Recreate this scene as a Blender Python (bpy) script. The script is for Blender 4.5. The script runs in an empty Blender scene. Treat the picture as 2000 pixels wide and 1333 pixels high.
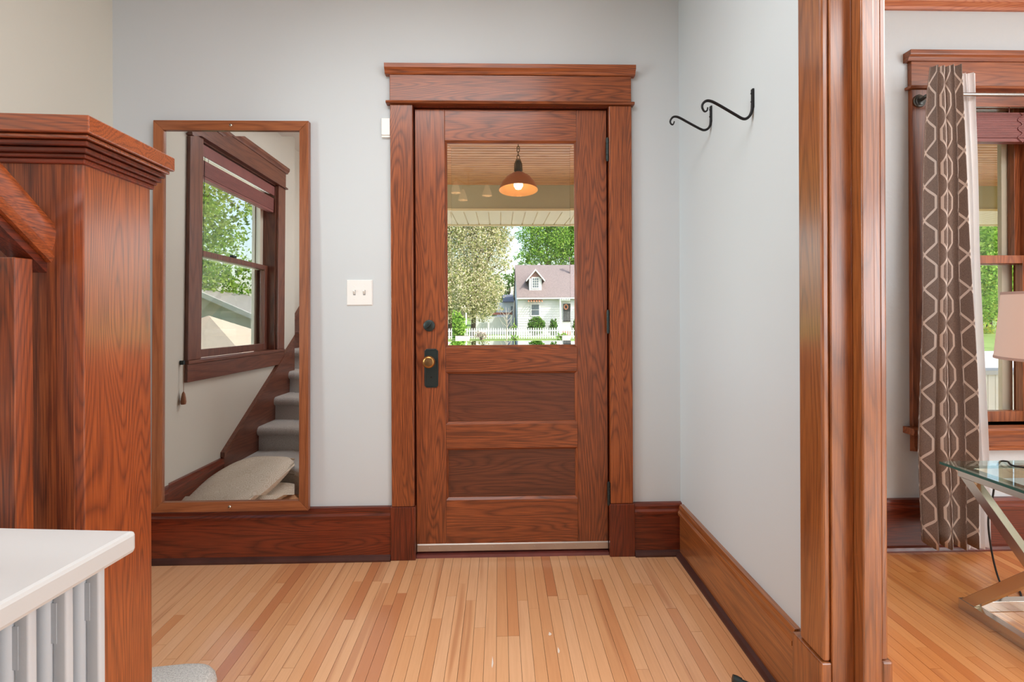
import bpy, math, random
import numpy as np
from mathutils import Vector, Matrix
random.seed(7); rng = np.random.default_rng(7)
SC = bpy.context.scene
COL = SC.collection

# ------------------------------------------------------------------ camera, sky, sun, lights, exposure
D = 2.342            # inner face of the front wall
CAM_Z = 1.18
cam = bpy.data.cameras.new('camera'); cam.sensor_width = 36.0; cam.lens = 36.0 * 960 / 2000
cam.shift_y = -63.5 / 2000; cam.clip_start = 0.02; cam.clip_end = 400
camo = bpy.data.objects.new('camera', cam); COL.objects.link(camo); SC.camera = camo
camo.matrix_world = Matrix.Translation((0, 0, CAM_Z)) @ Matrix.Rotation(-0.0257, 4, 'Z') @ Matrix.Rotation(math.pi/2, 4, 'X') @ Matrix.Rotation(-0.0044, 4, 'Z')

SUN_DIR = Vector((0.58, -0.44, 0.78)).normalized()
w = bpy.data.worlds.new('sky'); SC.world = w; w.use_nodes = True
nt = w.node_tree; bg = nt.nodes['Background']
sky = nt.nodes.new('ShaderNodeTexSky'); sky.sky_type = 'NISHITA'; sky.sun_disc = False
sky.sun_elevation = math.asin(SUN_DIR.z); sky.sun_rotation = math.atan2(SUN_DIR.x, SUN_DIR.y)
sky.air_density = 1.2; sky.dust_density = 3.0; sky.ozone_density = 1.0
nt.links.new(sky.outputs[0], bg.inputs[0]); bg.inputs[1].default_value = 0.36
sun = bpy.data.lights.new('sun', 'SUN'); sun.energy = 3.0; sun.angle = 0.01; sun.color = (1, .96, .9)
suno = bpy.data.objects.new('sun', sun); COL.objects.link(suno)
suno.rotation_euler = SUN_DIR.to_track_quat('Z', 'Y').to_euler()

def area(name, loc, rot, sx, sy, power, color):
    l = bpy.data.lights.new(name, 'AREA'); l.shape = 'RECTANGLE'; l.size = sx; l.size_y = sy; l.energy = power; l.color = color
    o = bpy.data.objects.new(name, l); COL.objects.link(o); o.location = loc; o.rotation_euler = rot
    return o
area('stair_window_daylight', (-3.5, .55, 1.75), (0, math.radians(-90), 0), 1.8, 1.9, 150, (.92, .97, 1))
area('hall_ceiling_fill', (-.35, .95, 2.73), (0, 0, 0), 1.3, .9, 22, (.95, .98, 1))  # added area fill for the hall, not a fixture of the room
area('living_ceiling_fill', (2.8, .3, 2.73), (0, 0, 0), 2.0, 2.0, 50, (.96, .98, 1))  # added fill brightening the living room, stands for no real lamp
area('living_side_fill', (4.9, -2.25, 1.5), (0, math.radians(90), 0), 1.8, 3.0, 95, (.92, .97, 1))  # added fill from the right; the far wall has no window
area('living_rear_fill', (2.7, -3.9, 1.5), (math.radians(90), 0, math.radians(18)), 2.2, 1.8, 40, (.92, .97, 1))  # added fill from behind the viewer; no window in the back wall

SC.view_settings.view_transform = 'Standard'; SC.view_settings.look = 'None'
SC.view_settings.gamma = 1.0; SC.view_settings.use_curve_mapping = False
SC.view_settings.exposure = 0.42
SC.cycles.max_bounces = 8; SC.cycles.diffuse_bounces = 4; SC.cycles.glossy_bounces = 4; SC.cycles.transparent_max_bounces = 24; SC.cycles.caustics_reflective = False; SC.cycles.caustics_refractive = False
SC.cycles.sample_clamp_indirect = 6.0

# ------------------------------------------------------------------ mesh helpers
class MB:
    def __init__(s): s.v = []; s.f = []; s.uv = None
    def add(s, vs, fs):
        o = len(s.v); s.v += [tuple(p) for p in vs]; s.f += [tuple(i + o for i in q) for q in fs]; return s
    def box(s, x0, x1, y0, y1, z0, z1):
        return s.add([(x0,y0,z0),(x1,y0,z0),(x1,y1,z0),(x0,y1,z0),(x0,y0,z1),(x1,y0,z1),(x1,y1,z1),(x0,y1,z1)],
                     [(0,3,2,1),(4,5,6,7),(0,1,5,4),(1,2,6,5),(2,3,7,6),(3,0,4,7)])
    def prism(s, pts, axis, a0, a1):
        # pts: 2D polygon in the two other axes (in xyz order), extruded along axis
        def mk(p, a):
            return (a, p[0], p[1]) if axis == 'X' else ((p[0], a, p[1]) if axis == 'Y' else (p[0], p[1], a))
        n = len(pts)
        vs = [mk(p, a0) for p in pts] + [mk(p, a1) for p in pts]
        fs = [(i, (i+1) % n, n + (i+1) % n, n + i) for i in range(n)] + [tuple(range(n))[::-1], tuple(range(n, 2*n))]
        return s.add(vs, fs)
    def tube(s, path, r, n=8, closed=False, flat=None):
        P = [Vector(p) for p in path]; m = len(P); vs = []; prev = None
        for i, p in enumerate(P):
            a = P[(i-1) % m] if (closed or i > 0) else p; b = P[(i+1) % m] if (closed or i < m-1) else p
            t = (b - a).normalized()
            if prev is None:
                u = t.orthogonal().normalized()
            else:
                u = (prev - t * prev.dot(t)); u = u.normalized() if u.length > 1e-6 else t.orthogonal().normalized()
            prev = u; w_ = t.cross(u); rr = r[i] if isinstance(r, (list, tuple)) else r
            for k in range(n):
                an = 2*math.pi*k/n
                vs.append(p + (u*math.cos(an) + w_*math.sin(an)) * rr)
        fs = []
        for i in range(m if closed else m-1):
            for k in range(n):
                a0 = i*n + k; a1 = i*n + (k+1) % n; b0 = ((i+1) % m)*n + k; b1 = ((i+1) % m)*n + (k+1) % n
                fs.append((a0, a1, b1, b0))
        if not closed:
            fs += [tuple(range(n))[::-1], tuple(range((m-1)*n, m*n))]
        return s.add(vs, fs)
    def lathe(s, prof, c=(0,0,0), n=20, axis='Z', cap=True):
        vs = []; 
        for (r, h) in prof:
            for k in range(n):
                an = 2*math.pi*k/n; a, b = r*math.cos(an), r*math.sin(an)
                q = (a, b, h) if axis == 'Z' else ((a, h, b) if axis == 'Y' else (h, a, b))
                vs.append((q[0]+c[0], q[1]+c[1], q[2]+c[2]))
        fs = []
        for i in range(len(prof)-1):
            for k in range(n):
                fs.append((i*n+k, i*n+(k+1) % n, (i+1)*n+(k+1) % n, (i+1)*n+k))
        if cap and prof[0][0] > 1e-5: fs.append(tuple(range(n))[::-1])
        if cap and prof[-1][0] > 1e-5: fs.append(tuple(range((len(prof)-1)*n, len(prof)*n)))
        return s.add(vs, fs)
    def xf(s, M):
        s.v = [tuple(M @ Vector(p)) for p in s.v]; return s

def B(*a): return MB().box(*a)
ORG = {}
def org_of(o):
    while o is not None:
        if o.name in ORG: return ORG[o.name]
        o = o.parent
    return (0, 0, 0)
def link_mesh(name, me, mat, parent):
    me.materials.append(mat)
    o = bpy.data.objects.new(name, me); COL.objects.link(o)
    if parent is not None: o.parent = parent
    return o
def obj(name, mb, mat, parent=None, bevel=0.0, smooth=None, kind=None, flip=False):
    """ONE mesh object. Vertices are in room coordinates unless the thing is turned (then in its own)."""
    g = org_of(parent)
    me = bpy.data.meshes.new(name)
    me.from_pydata([(p[0]-g[0], p[1]-g[1], p[2]-g[2]) for p in mb.v], [], mb.f)
    if mb.uv is not None:
        ul = me.uv_layers.new(name='uv')
        idx = np.zeros(len(me.loops), dtype=np.int32); me.loops.foreach_get('vertex_index', idx)
        ul.data.foreach_set('uv', np.asarray(mb.uv, dtype=np.float32)[idx].ravel())
    import bmesh
    bm = bmesh.new(); bm.from_mesh(me)
    if len(me.polygons) < 4000 and mb.uv is None:
        bmesh.ops.recalc_face_normals(bm, faces=bm.faces)
    bm.to_mesh(me); bm.free()
    if smooth is not None:
        for p in me.polygons: p.use_smooth = True
        me.set_sharp_from_angle(angle=math.radians(smooth))
    me.update()
    o = link_mesh(name, me, mat, parent)
    if bevel:
        m = o.modifiers.new('edge', 'BEVEL'); m.width = bevel; m.segments = 2; m.limit_method = 'ANGLE'; m.angle_limit = math.radians(40)
    if kind: o['kind'] = kind
    return o
def tag(o, label, cat, group=None):
    o['label'] = label; o['category'] = cat
    if group: o['group'] = group
    return o
def thing(name, label, cat, loc=(0,0,0), rot=None, group=None):
    o = bpy.data.objects.new(name, None); COL.objects.link(o); o.location = loc; o.empty_display_size = .1
    if rot is not None:
        o.rotation_euler = rot; ORG[o.name] = (0, 0, 0)
    else: ORG[o.name] = tuple(loc)
    return tag(o, label, cat, group)
def struct(name, label=None, loc=(0,0,0)):
    o = bpy.data.objects.new(name, None); COL.objects.link(o); o.location = loc; ORG[o.name] = tuple(loc); o['kind'] = 'structure'
    if label: o['label'] = label
    return o
def smesh(name, mb, mat, label=None, **k):
    o = obj(name, mb, mat, None, **k); o['kind'] = 'structure'
    if label: o['label'] = label
    return o

# ------------------------------------------------------------------ materials
def lin(r, g, b):
    f = lambda c: (c/255/12.92) if c/255 <= .04045 else ((c/255 + .055)/1.055)**2.4
    return (f(r), f(g), f(b), 1)
class NT:
    def __init__(s, name):
        s.m = bpy.data.materials.new(name); s.m.use_nodes = True; s.t = s.m.node_tree
        s.b = s.t.nodes['Principled BSDF']; s.out = s.t.nodes['Material Output']
    def n(s, ty, **k):
        x = s.t.nodes.new(ty)
        for a, v in k.items(): setattr(x, a, v)
        return x
    def l(s, a, b): s.t.links.new(a, b)
    def math(s, op, a, b=None, c=None, clamp=False):
        x = s.n('ShaderNodeMath', operation=op); x.use_clamp = clamp
        for i, q in enumerate((a, b, c)):
            if q is None: continue
            if isinstance(q, (int, float)): x.inputs[i].default_value = q
            else: s.l(q, x.inputs[i])
        return x.outputs[0]
    def noise(s, vec, scale, detail=2, dist=0.0, rough=.5):
        x = s.n('ShaderNodeTexNoise'); x.inputs['Scale'].default_value = scale; x.inputs['Detail'].default_value = detail
        x.inputs['Distortion'].default_value = dist; x.inputs['Roughness'].default_value = rough
        if vec is not None: s.l(vec, x.inputs['Vector'])
        return x.outputs['Fac']
    def ramp(s, fac, stops, interp='LINEAR'):
        x = s.n('ShaderNodeValToRGB'); cr = x.color_ramp; cr.interpolation = interp
        while len(cr.elements) < len(stops): cr.elements.new(.5)
        for e, (p, c) in zip(cr.elements, stops): e.position = p; e.color = c
        s.l(fac, x.inputs[0]); return x.outputs[0]
    def mix(s, fac, a, b, mode='MIX'):
        x = s.n('ShaderNodeMix', data_type='RGBA', blend_type=mode)
        for i, q in ((0, fac), (6, a), (7, b)):
            if isinstance(q, (int, float)): x.inputs[i].default_value = q
            elif isinstance(q, tuple): x.inputs[i].default_value = q
            else: s.l(q, x.inputs[i])
        return x.outputs[2]
    def objco(s, rand=True, scale=(1,1,1)):
        c = s.n('ShaderNodeTexCoord').outputs['Object']
        if rand:
            r = s.n('ShaderNodeObjectInfo').outputs['Random']
            v = s.n('ShaderNodeVectorMath', operation='SCALE'); v.inputs[0].default_value = (37.1, 23.7, 51.3); s.l(r, v.inputs['Scale'])
            a = s.n('ShaderNodeVectorMath', operation='ADD'); s.l(c, a.inputs[0]); s.l(v.outputs[0], a.inputs[1]); c = a.outputs[0]
        mp = s.n('ShaderNodeMapping'); mp.inputs['Scale'].default_value = scale; s.l(c, mp.inputs[0])
        return mp.outputs[0]
    def bump(s, h, strength=.2, dist=.002):
        x = s.n('ShaderNodeBump'); x.inputs['Strength'].default_value = strength; x.inputs['Distance'].default_value = dist
        s.l(h, x.inputs['Height']); s.l(x.outputs[0], s.b.inputs['Normal'])
    def set(s, **k):
        for a, v in k.items(): s.b.inputs[a.replace('_', ' ')].default_value = v
        return s
MATS = {}
def plain(name, rgb, rough=.5, metal=0.0, spec=.5, bump=None, var=0.0, coat=0.0):
    if name in MATS: return MATS[name]
    m = NT(name); m.set(Base_Color=lin(*rgb), Roughness=rough, Metallic=metal, Specular_IOR_Level=spec, Coat_Weight=coat)
    if var or bump:
        co = m.objco()
        if var:
            n_ = m.noise(co, 9, 4)
            c = lin(*rgb); d = tuple(x*(1-var) for x in c[:3]) + (1,)
            m.l(m.ramp(n_, [(.3, d), (.7, c)]), m.b.inputs['Base Color'])
        if bump: m.bump(m.noise(co, bump[0], 3), bump[1], bump[2])
    MATS[name] = m.m; return m.m
def wood(axis, light=(164, 88, 45), mid=(122, 62, 33), dark=(54, 29, 19), rough=.36, tone='oak', ring=17, coat=.2, cior=1.5):
    key = 'wood_%s_%s' % (tone, axis)
    if key in MATS: return MATS[key]
    m = NT(key); i = 'XYZ'.index(axis)
    sc = [1, 1, 1]; sc[i] = .10; co = m.objco(True, tuple(sc))
    sc2 = [1, 1, 1]; sc2[i] = .022; co2 = m.objco(True, tuple(sc2))
    n1 = m.noise(co, 7.0, 1.5, .3)
    rg = m.math('PINGPONG', m.math('MULTIPLY', n1, ring*2.0), .5)
    rg = m.math('POWER', m.math('MULTIPLY', rg, 2.0), 2.2)
    pores = m.noise(co2, 420, 2)
    broad = m.noise(co, 2.1, 2)
    f = m.math('ADD', m.math('MULTIPLY', rg, .36), m.math('MULTIPLY', m.math('SUBTRACT', pores, .5), 1.3))
    f = m.math('ADD', f, m.math('MULTIPLY', m.math('SUBTRACT', broad, .5), .7))
    f = m.math('ADD', f, .22, clamp=True)
    c = m.ramp(f, [(0.0, lin(*light)), (.42, lin(*mid)), (1.0, lin(*dark))])
    m.l(c, m.b.inputs['Base Color'])
    m.set(Roughness=rough, Coat_Weight=coat, Coat_Roughness=.2, Coat_IOR=cior, Specular_IOR_Level=.5)
    MATS[key] = m.m; return m.m
OAK = dict(X=wood('X'), Y=wood('Y'), Z=wood('Z'))
def tone(name, **k): return {a: wood(a, tone=name, **k) for a in 'XYZ'}
DOOR = tone('door', light=(158, 84, 45), mid=(114, 58, 33), dark=(52, 28, 20), rough=.36)
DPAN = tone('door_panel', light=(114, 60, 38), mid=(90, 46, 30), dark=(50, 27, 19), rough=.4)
BASE = tone('base_dark', light=(126, 52, 28), mid=(94, 38, 22), dark=(44, 19, 14), rough=.3)  # low light on the front-wall baseboard is put into this darker colour
COLM = tone('column', light=(166, 99, 48), mid=(134, 75, 35), dark=(84, 46, 24), rough=.34, ring=9, coat=1.0, cior=1.7)
NEWL = tone('newel', light=(172, 86, 38), mid=(132, 62, 28), dark=(56, 27, 16), rough=.34, ring=20, coat=1.0, cior=1.85)
NEWF = tone('newel_front', light=(150, 82, 46), mid=(104, 52, 32), dark=(42, 23, 17), rough=.36, ring=9)  # bolder dark grain, plus the front side's shade put into the colour
MIRF = tone('mirror_frame', light=(160, 96, 58), mid=(138, 78, 44), dark=(96, 52, 30), rough=.36, ring=6)
WINW = tone('window_wood', light=(168, 98, 57), mid=(136, 74, 42), dark=(82, 43, 28), rough=.36, ring=8)
WIN2 = tone('stair_window_wood', light=(128, 78, 58), mid=(104, 60, 46), dark=(70, 38, 32), rough=.36, ring=8)
def wallmat(name, rgb, bs=60, bst=.06, bd=.001):
    m = NT(name); co = m.objco(False)
    n_ = m.noise(co, 1.3, 3); c = lin(*rgb)
    m.l(m.ramp(n_, [(.3, tuple(x*.97 for x in c[:3]) + (1,)), (.7, c)]), m.b.inputs['Base Color'])
    m.set(Roughness=.62, Specular_IOR_Level=.3)
    m.bump(m.noise(co, bs, 4, .4), bst, bd); return m.m
WALL = wallmat('grey_wall_paint', (203, 209, 213))
WALLT = wallmat('grey_textured_plaster', (203, 210, 214), 26, .42, .006)
WALLS = wallmat('warm_white_stair_wall', (208, 205, 194))
CEIL = wallmat('ceiling_paint', (232, 231, 228))
WHITE = plain('white_plastic', (238, 238, 236), .35)
IRON = plain('black_iron', (34, 34, 36), .45, .6, bump=(220, .4, .002))
DKMET = plain('oil_rubbed_bronze', (46, 56, 56), .42, .45)
BRASS = plain('aged_brass', (176, 128, 74), .3, .9)
STEEL = plain('worn_aluminium', (190, 180, 172), .36, .8)
CHROME = plain('satin_nickel', (206, 198, 186), .2, 1.0)
ROD = plain('silver_rod', (176, 175, 174), .25, 1.0)
SHOE = plain('dark_shoe_moulding', (78, 44, 38), .4, var=.45)
DARK = plain('dark_gap', (26, 18, 16), .8)

def planks(name, tones, heart, rough=.3):
    m = NT(name); rnd = m.n('ShaderNodeObjectInfo').outputs['Random']
    c0 = m.ramp(rnd, [(i/len(tones), lin(*t)) for i, t in enumerate(tones)], 'CONSTANT')
    co = m.objco(True, (1, .05, 1)); g = m.noise(co, 130, 3)
    c1 = m.mix(m.math('MULTIPLY', m.math('SUBTRACT', g, .35), .5, clamp=True), c0, lin(*heart))
    st = m.noise(m.objco(True, (1, .045, 1)), 19, 2, .2)
    hf = m.math('MULTIPLY', m.math('SUBTRACT', st, .60), 9.0, clamp=True)
    c2 = m.mix(m.math('MULTIPLY', hf, .62), c1, lin(*heart))
    m.l(c2, m.b.inputs['Base Color']); m.set(Roughness=rough, Coat_Weight=.7, Coat_Roughness=.16)
    m.bump(m.noise(m.objco(True, (1, .2, 1)), 60, 2), .05, .001); return m.m
FLOOR = planks('maple_strip', [(232,178,131),(227,170,122),(235,184,140),(223,163,115),(231,175,128),(217,153,105),(234,180,134),(203,135,91)], (190, 124, 82))
FLOOR2 = planks('maple_strip_warm_lit', [(228,152,90),(221,142,80),(232,159,98),(215,135,74),(225,147,85),(208,126,68),(229,154,92)], (178, 98, 52))  # same maple floor; the living room's warm light is put into the tones

def carpet(name, rgb):
    m = NT(name); co = m.objco(False); n_ = m.noise(co, 260, 3); c = lin(*rgb)
    m.l(m.ramp(n_, [(.3, tuple(x*.62 for x in c[:3]) + (1,)), (.65, c)]), m.b.inputs['Base Color'])
    m.set(Roughness=.95, Specular_IOR_Level=.1); m.bump(n_, .9, .006); return m.m
CARPET = carpet('grey_carpet', (222, 219, 214))
def glass(name, tint=(1,1,1,1), ior=1.5):
    m = NT(name); t = m.t; t.nodes.remove(m.b)
    tr = m.n('ShaderNodeBsdfTransparent'); tr.inputs[0].default_value = tint
    gl = m.n('ShaderNodeBsdfGlossy'); gl.inputs['Roughness'].default_value = 0.0
    fr = m.n('ShaderNodeFresnel'); bf = m.n('ShaderNodeNewGeometry').outputs['Backfacing']
    m.l(m.math('ADD', m.math('MULTIPLY', bf, 1/ior - ior), ior), fr.inputs[0])   # same reflectance on both faces of the pane
    mx = m.n('ShaderNodeMixShader'); m.l(fr.outputs[0], mx.inputs[0]); m.l(tr.outputs[0], mx.inputs[1]); m.l(gl.outputs[0], mx.inputs[2])
    m.l(mx.outputs[0], m.out.inputs[0]); return m.m
GLASS = glass('window_glass', (.97, .98, .97, 1), 1.45)
def refr(name, rgb=(1,1,1,1)):
    m = NT(name); t = m.t; t.nodes.remove(m.b)
    g = m.n('ShaderNodeBsdfRefraction'); g.inputs['IOR'].default_value = 1.5; g.inputs['Roughness'].default_value = 0; g.inputs[0].default_value = rgb
    m.l(g.outputs[0], m.out.inputs[0]); return m.m
BEVG = refr('bevelled_glass')
def emis(name, rgb, strength):
    m = NT(name); m.set(Base_Color=(1,1,1,1), Emission_Color=lin(*rgb), Emission_Strength=strength); return m.m

# ------------------------------------------------------------------ room shell
XR, XR2 = .867, 1.0          # the partition between hall and living room
XL = -1.80; H = 2.75
wl = MB()
for a in ((XL-.16, -.42, 0, H), (-.42, .54, 2.16, H), (.54, XR2+.0, 0, H)): wl.box(a[0], a[1], D, D+.16, a[2], a[3])
smesh('wall_front', wl, WALL, 'light grey painted hall wall around the front door')
wv = MB()
for a in ((XR2, 2.10, 0, H), (2.10, 3.13, 2.24, H), (2.10, 3.13, 0, .6), (3.13, 5.0, 0, H)): wv.box(a[0], a[1], D, D+.16, a[2], a[3])
smesh('wall_living', wv, WALLT, 'grey textured plaster wall around the living room window')
wq = MB()
for a in ((-4, .63, 0, H), (1.645, D, 0, H), (.63, 1.645, 0, .88), (.63, 1.645, 2.25, H)): wq.box(XL-.16, XL, a[0], a[1], a[2], a[3])
smesh('wall_left', wq, WALLS, 'grey wall with the stair window, left of the mirror')
smesh('wall_right', B(XR, XR2, 1.30, D, 0, H), WALL, 'pale grey side wall carrying the two iron hooks')
smesh('wall_back', B(XL-.16, 5.0, -4.16, -4.0, 0, H), WALL)
smesh('wall_far_right', B(5.0, 5.16, -4.16, D+.16, 0, H), WALL)
smesh('ceiling', B(XL-.16, 5.16, -4.16, D+.16, H, H+.2), CEIL)
smesh('roof_slab', B(XL-.5, 5.5, -4.5, D+.16, H+.2, H+.5), DARK)

fl = struct('floor', 'strip maple floor of narrow honey boards')
obj('subfloor', B(XL, 5, -4, D+.1, -.08, -.012), DARK, fl)
PW = .0415; rest = MB(); x = XL; ncol = 0
shared = {}
def plank(x0, y0, y1, mat):
    z = random.uniform(-.0004, .0003); g = .0006
    me = bpy.data.meshes.new('plank'); L = (y1-y0)/2 - g; W2 = PW/2 - g
    me.from_pydata([(sx*W2, sy*L, zz) for zz in (-.012, 0) for sx, sy in ((-1,-1),(1,-1),(1,1),(-1,1))], [],
                   [(0,3,2,1),(4,5,6,7),(0,1,5,4),(1,2,6,5),(2,3,7,6),(3,0,4,7)])
    o = link_mesh('plank', me, mat, fl); o.location = (x0+PW/2, (y0+y1)/2, z); return o
while x < 5.0 - PW:
    vis = (-1.30 < x < XR) or (XR2 - .02 < x < 2.75)
    mat = FLOOR if x < .93 else FLOOR2
    if vis:
        y = D; first = random.uniform(.15, .95); ylim = 1.0
        while y > ylim:
            L = first if y == D else random.uniform(.55, 1.2)
            y0 = y - L
            if y0 - ylim < .12: y0 = ylim
            y0 = max(y0, ylim); plank(x, y0, y, mat); y = y0
        rest.box(x+.0006, x+PW-.0006, -4, ylim-.0006, -.012, 0)
    else:
        rest.box(x+.0006, x+PW-.0006, -4, D, -.012, 0)
    x += PW
obj('plank_field', rest, FLOOR, fl, kind='stuff')

flk = plain('paint_fleck', (238, 226, 214), .6)
for fx, fy, sx, sy in ((.178, 1.776, .006, .010), (.199, 1.690, .004, .016), (-.028, 1.640, .003, .028)):
    obj('paint_fleck', MB().prism([(fx-sx, fy-sy*.6), (fx-sx*.2, fy-sy), (fx+sx, fy-sy*.2), (fx+sx*.4, fy+sy*.5), (fx-sx*.3, fy+sy)], 'Z', .0004, .0008), flk, fl)
# baseboards
def basebd(name, label, x0, x1, axis, wallpos, sgn, M, shoe=None):
    """sgn: direction from wall into the room. profile in (normal offset, z)"""
    s = struct(name, label)
    def P(prof):
        mb = MB()
        pts = [((wallpos + sgn*n), z) for n, z in prof]
        return mb.prism(pts, axis, x0, x1)
    ax = axis
    obj('board', P([(0, 0), (.018, 0), (.018, .200), (0, .200)]), M[ax], s)
    obj('cap_moulding', P([(0, .2005), (.027, .2005), (.027, .212), (.021, .222), (.021, .236), (.017, .248), (0, .250)]), M[ax], s)
    obj('shoe_moulding', P([(.0185, 0), (.036, 0), (.036, .008), (.030, .020), (.0185, .026)]), shoe or SHOE, s)
    return s
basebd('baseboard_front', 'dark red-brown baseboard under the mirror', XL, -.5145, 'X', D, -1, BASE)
basebd('baseboard_corner', 'short baseboard between the door and the side wall', .6390, XR, 'X', D, -1, BASE)
basebd('baseboard_right', 'orange-brown baseboard along the hooked side wall', 1.40, D-.037, 'Y', XR, -1, COLM)
basebd('baseboard_living', 'red-brown baseboard behind the curtains', XR2, 5.0, 'X', D, -1, BASE, BASE['X'])
basebd('baseboard_left', 'dark baseboard below the stair window', 1.385, D-.037, 'Y', XL, 1, BASE)

# ------------------------------------------------------------------ front door trim
t1 = struct('trim_1', 'red-brown oak casing with crowned head around the front door')
YF = D - .022
obj('casing_leg', B(-.509, -.404, YF, D, .2505, 2.142), OAK['Z'], t1, bevel=.003)
obj('casing_leg', B(.524, .632, YF, D, .2505, 2.142), OAK['Z'], t1, bevel=.003)
obj('plinth_block', B(-.514, -.398, YF-.006, D, 0, .25), BASE['Z'], t1, bevel=.003)
obj('plinth_block', B(.519, .6385, YF-.006, D, 0, .25), BASE['Z'], t1, bevel=.003)
obj('fillet', MB().prism([(D, 2.1425), (YF-.012, 2.1425), (YF-.017, 2.149), (YF-.012, 2.156), (D, 2.156)], 'X', -.526, .643), OAK['X'], t1)
obj('head_board', B(-.510, .630, YF-.002, D, 2.1565, 2.281), OAK['X'], t1, bevel=.002)
obj('crown', MB().prism([(D, 2.2815), (YF-.006, 2.2815), (YF-.010, 2.287), (YF-.012, 2.294), (YF-.020, 2.302), (YF-.024, 2.306), (YF-.024, 2.325), (D, 2.325)], 'X', -.531, .648), OAK['X'], t1)
jm = MB(); jm.box(-.42, -.404, D+.0005, D+.16, 0, 2.15); jm.box(.524, .54, D+.0005, D+.16, 0, 2.15); jm.box(-.404, .524, D+.0005, D+.16, 2.137, 2.16)
obj('jamb', jm, BASE['Z'], t1)
sm = MB(); sm.box(-.404, -.386, D+.060, D+.16, 0, 2.137); sm.box(.505, .524, D+.060, D+.16, 0, 2.137); sm.box(-.386, .505, D+.060, D+.16, 2.120, 2.137)
obj('door_stop', sm, BASE['Z'], t1)
obj('threshold', MB().prism([(D-.01, 0), (D-.004, .012), (D+.05, .018), (D+.16, .018), (D+.16, 0)], 'X', -.397, .518), plain('red_oxide_sill', (120, 56, 48), .5, var=.4), t1)

d = struct('door_1', 'red-brown oak front door with one large glass pane over two panels')
Y0, Y1 = D+.008, D+.052
L, R = -.398, .518
obj('stile', B(L, -.2575, Y0, Y1, .022, 2.131), DOOR['Z'], d, bevel=.0015)
obj('stile', B(.3735, R, Y0, Y1, .022, 2.131), DOOR['Z'], d, bevel=.0015)
for n_, z0, z1 in (('rail', 1.983, 2.131), ('rail', .878, .995), ('rail', .513, .628), ('rail', .022, .266)):
    obj(n_, B(-.257, .373, Y0+.0004, Y1-.0004, z0, z1), DOOR['X'], d, bevel=.0015)
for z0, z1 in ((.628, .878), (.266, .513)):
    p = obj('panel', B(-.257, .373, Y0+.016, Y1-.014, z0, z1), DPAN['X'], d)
    for k in range(2):      # sticking: sloped moulding round the panel
        zz, s_ = ((z0, 1), (z1, -1))[k]
        obj('panel_moulding', MB().prism([(Y0+.002, zz), (Y0+.016, zz), (Y0+.016, zz+s_*.011), (Y0+.012, zz+s_*.010)], 'X', -.257, .373), DOOR['X'], p)
        xx, q = ((-.257, 1), (.373, -1))[k]
        obj('panel_moulding', MB().prism([(xx, Y0+.002), (xx, Y0+.016), (xx+q*.011, Y0+.016), (xx+q*.010, Y0+.012)], 'Z', z0, z1), DOOR['Z'], p)
# glass with a bevelled border and its stops
gx0, gx1, gz0, gz1, bw = -.257, .3730, .995, 1.983, .029
YG = Y0+.022
pane = obj('glass_pane', B(gx0+bw, gx1-bw, YG-.0025, YG+.0025, gz0+bw, gz1-bw), GLASS, d)
def bevel_strip(a, b_, c, e):   # outer a,b then inner c,e (x,z)
    t0, t1_ = .0014, .0042
    pts = [(a, t0), (b_, t0), (c, t1_), (e, t1_)]
    vs = [(p[0], YG+.0025-t, p[1]) for p, t in pts] + [(p[0], YG+.0025, p[1]) for p, t in pts]
    return MB().add(vs, [(0,1,2,3), (7,6,5,4), (0,4,5,1), (1,5,6,2), (2,6,7,3), (3,7,4,0)])
O = [(gx0, gz0), (gx1, gz0), (gx1, gz1), (gx0, gz1)]; I = [(gx0+bw, gz0+bw), (gx1-bw, gz0+bw), (gx1-bw, gz1-bw), (gx0+bw, gz1-bw)]
for k in range(4):
    obj('glass_bevel', bevel_strip(O[k], O[(k+1) % 4], I[(k+1) % 4], I[k]), BEVG, d)
for k in range(2):
    zz, s_ = ((gz0, 1), (gz1, -1))[k]
    obj('glass_stop', MB().prism([(Y0+.003, zz), (YG-.004, zz), (YG-.004, zz+s_*.010), (YG-.009, zz+s_*.010)], 'X', gx0, gx1), DOOR['X'], d)
    xx, q = ((gx0, 1), (gx1, -1))[k]
    obj('glass_stop', MB().prism([(xx, Y0+.003), (xx, YG-.004), (xx+q*.010, YG-.004), (xx+q*.010, YG-.009)], 'Z', gz0, gz1), DOOR['Z'], d)
sw = obj('kick_strip', MB().prism([(Y0, .024), (Y0-.004, .026), (Y0-.005, .056), (Y0, .060)], 'X', L+.003, R-.001), STEEL, d)
for k in range(9):
    obj('screw', MB().lathe([(.0001, Y0-.0070), (.003, Y0-.0065), (.0035, Y0-.0045)], (L+.06+k*.1, 0, .042), 8, 'Y'), STEEL, sw)
for zc in (1.935, 1.115, .297):     # hinge barrels
    hb = obj('hinge', MB().lathe([(.006, zc-.052), (.006, zc+.052)], (.5165, D-.0165, 0), 12), DKMET, d, smooth=40)
    for k in range(-2, 2): obj('knuckle', MB().lathe([(.0075, zc+k*.026+.002), (.0075, zc+k*.026+.024)], (.5165, D-.0165, 0), 12), DKMET, hb, smooth=40)
    for zz in (zc-.052, zc+.052): obj('ball_tip', MB().lathe([(.0001, zz-.006), (.005, zz-.004), (.006, zz), (.005, zz+.004), (.0001, zz+.006)], (.5165, D-.0165, 0), 12), DKMET, hb, smooth=50)
db = obj('deadbolt', MB().lathe([(.0001, Y0-.011), (.022, Y0-.011), (.027, Y0-.008), (.0275, Y0)], (-.334, 0, 1.100), 28, 'Y'), DKMET, d, smooth=40)
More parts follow.
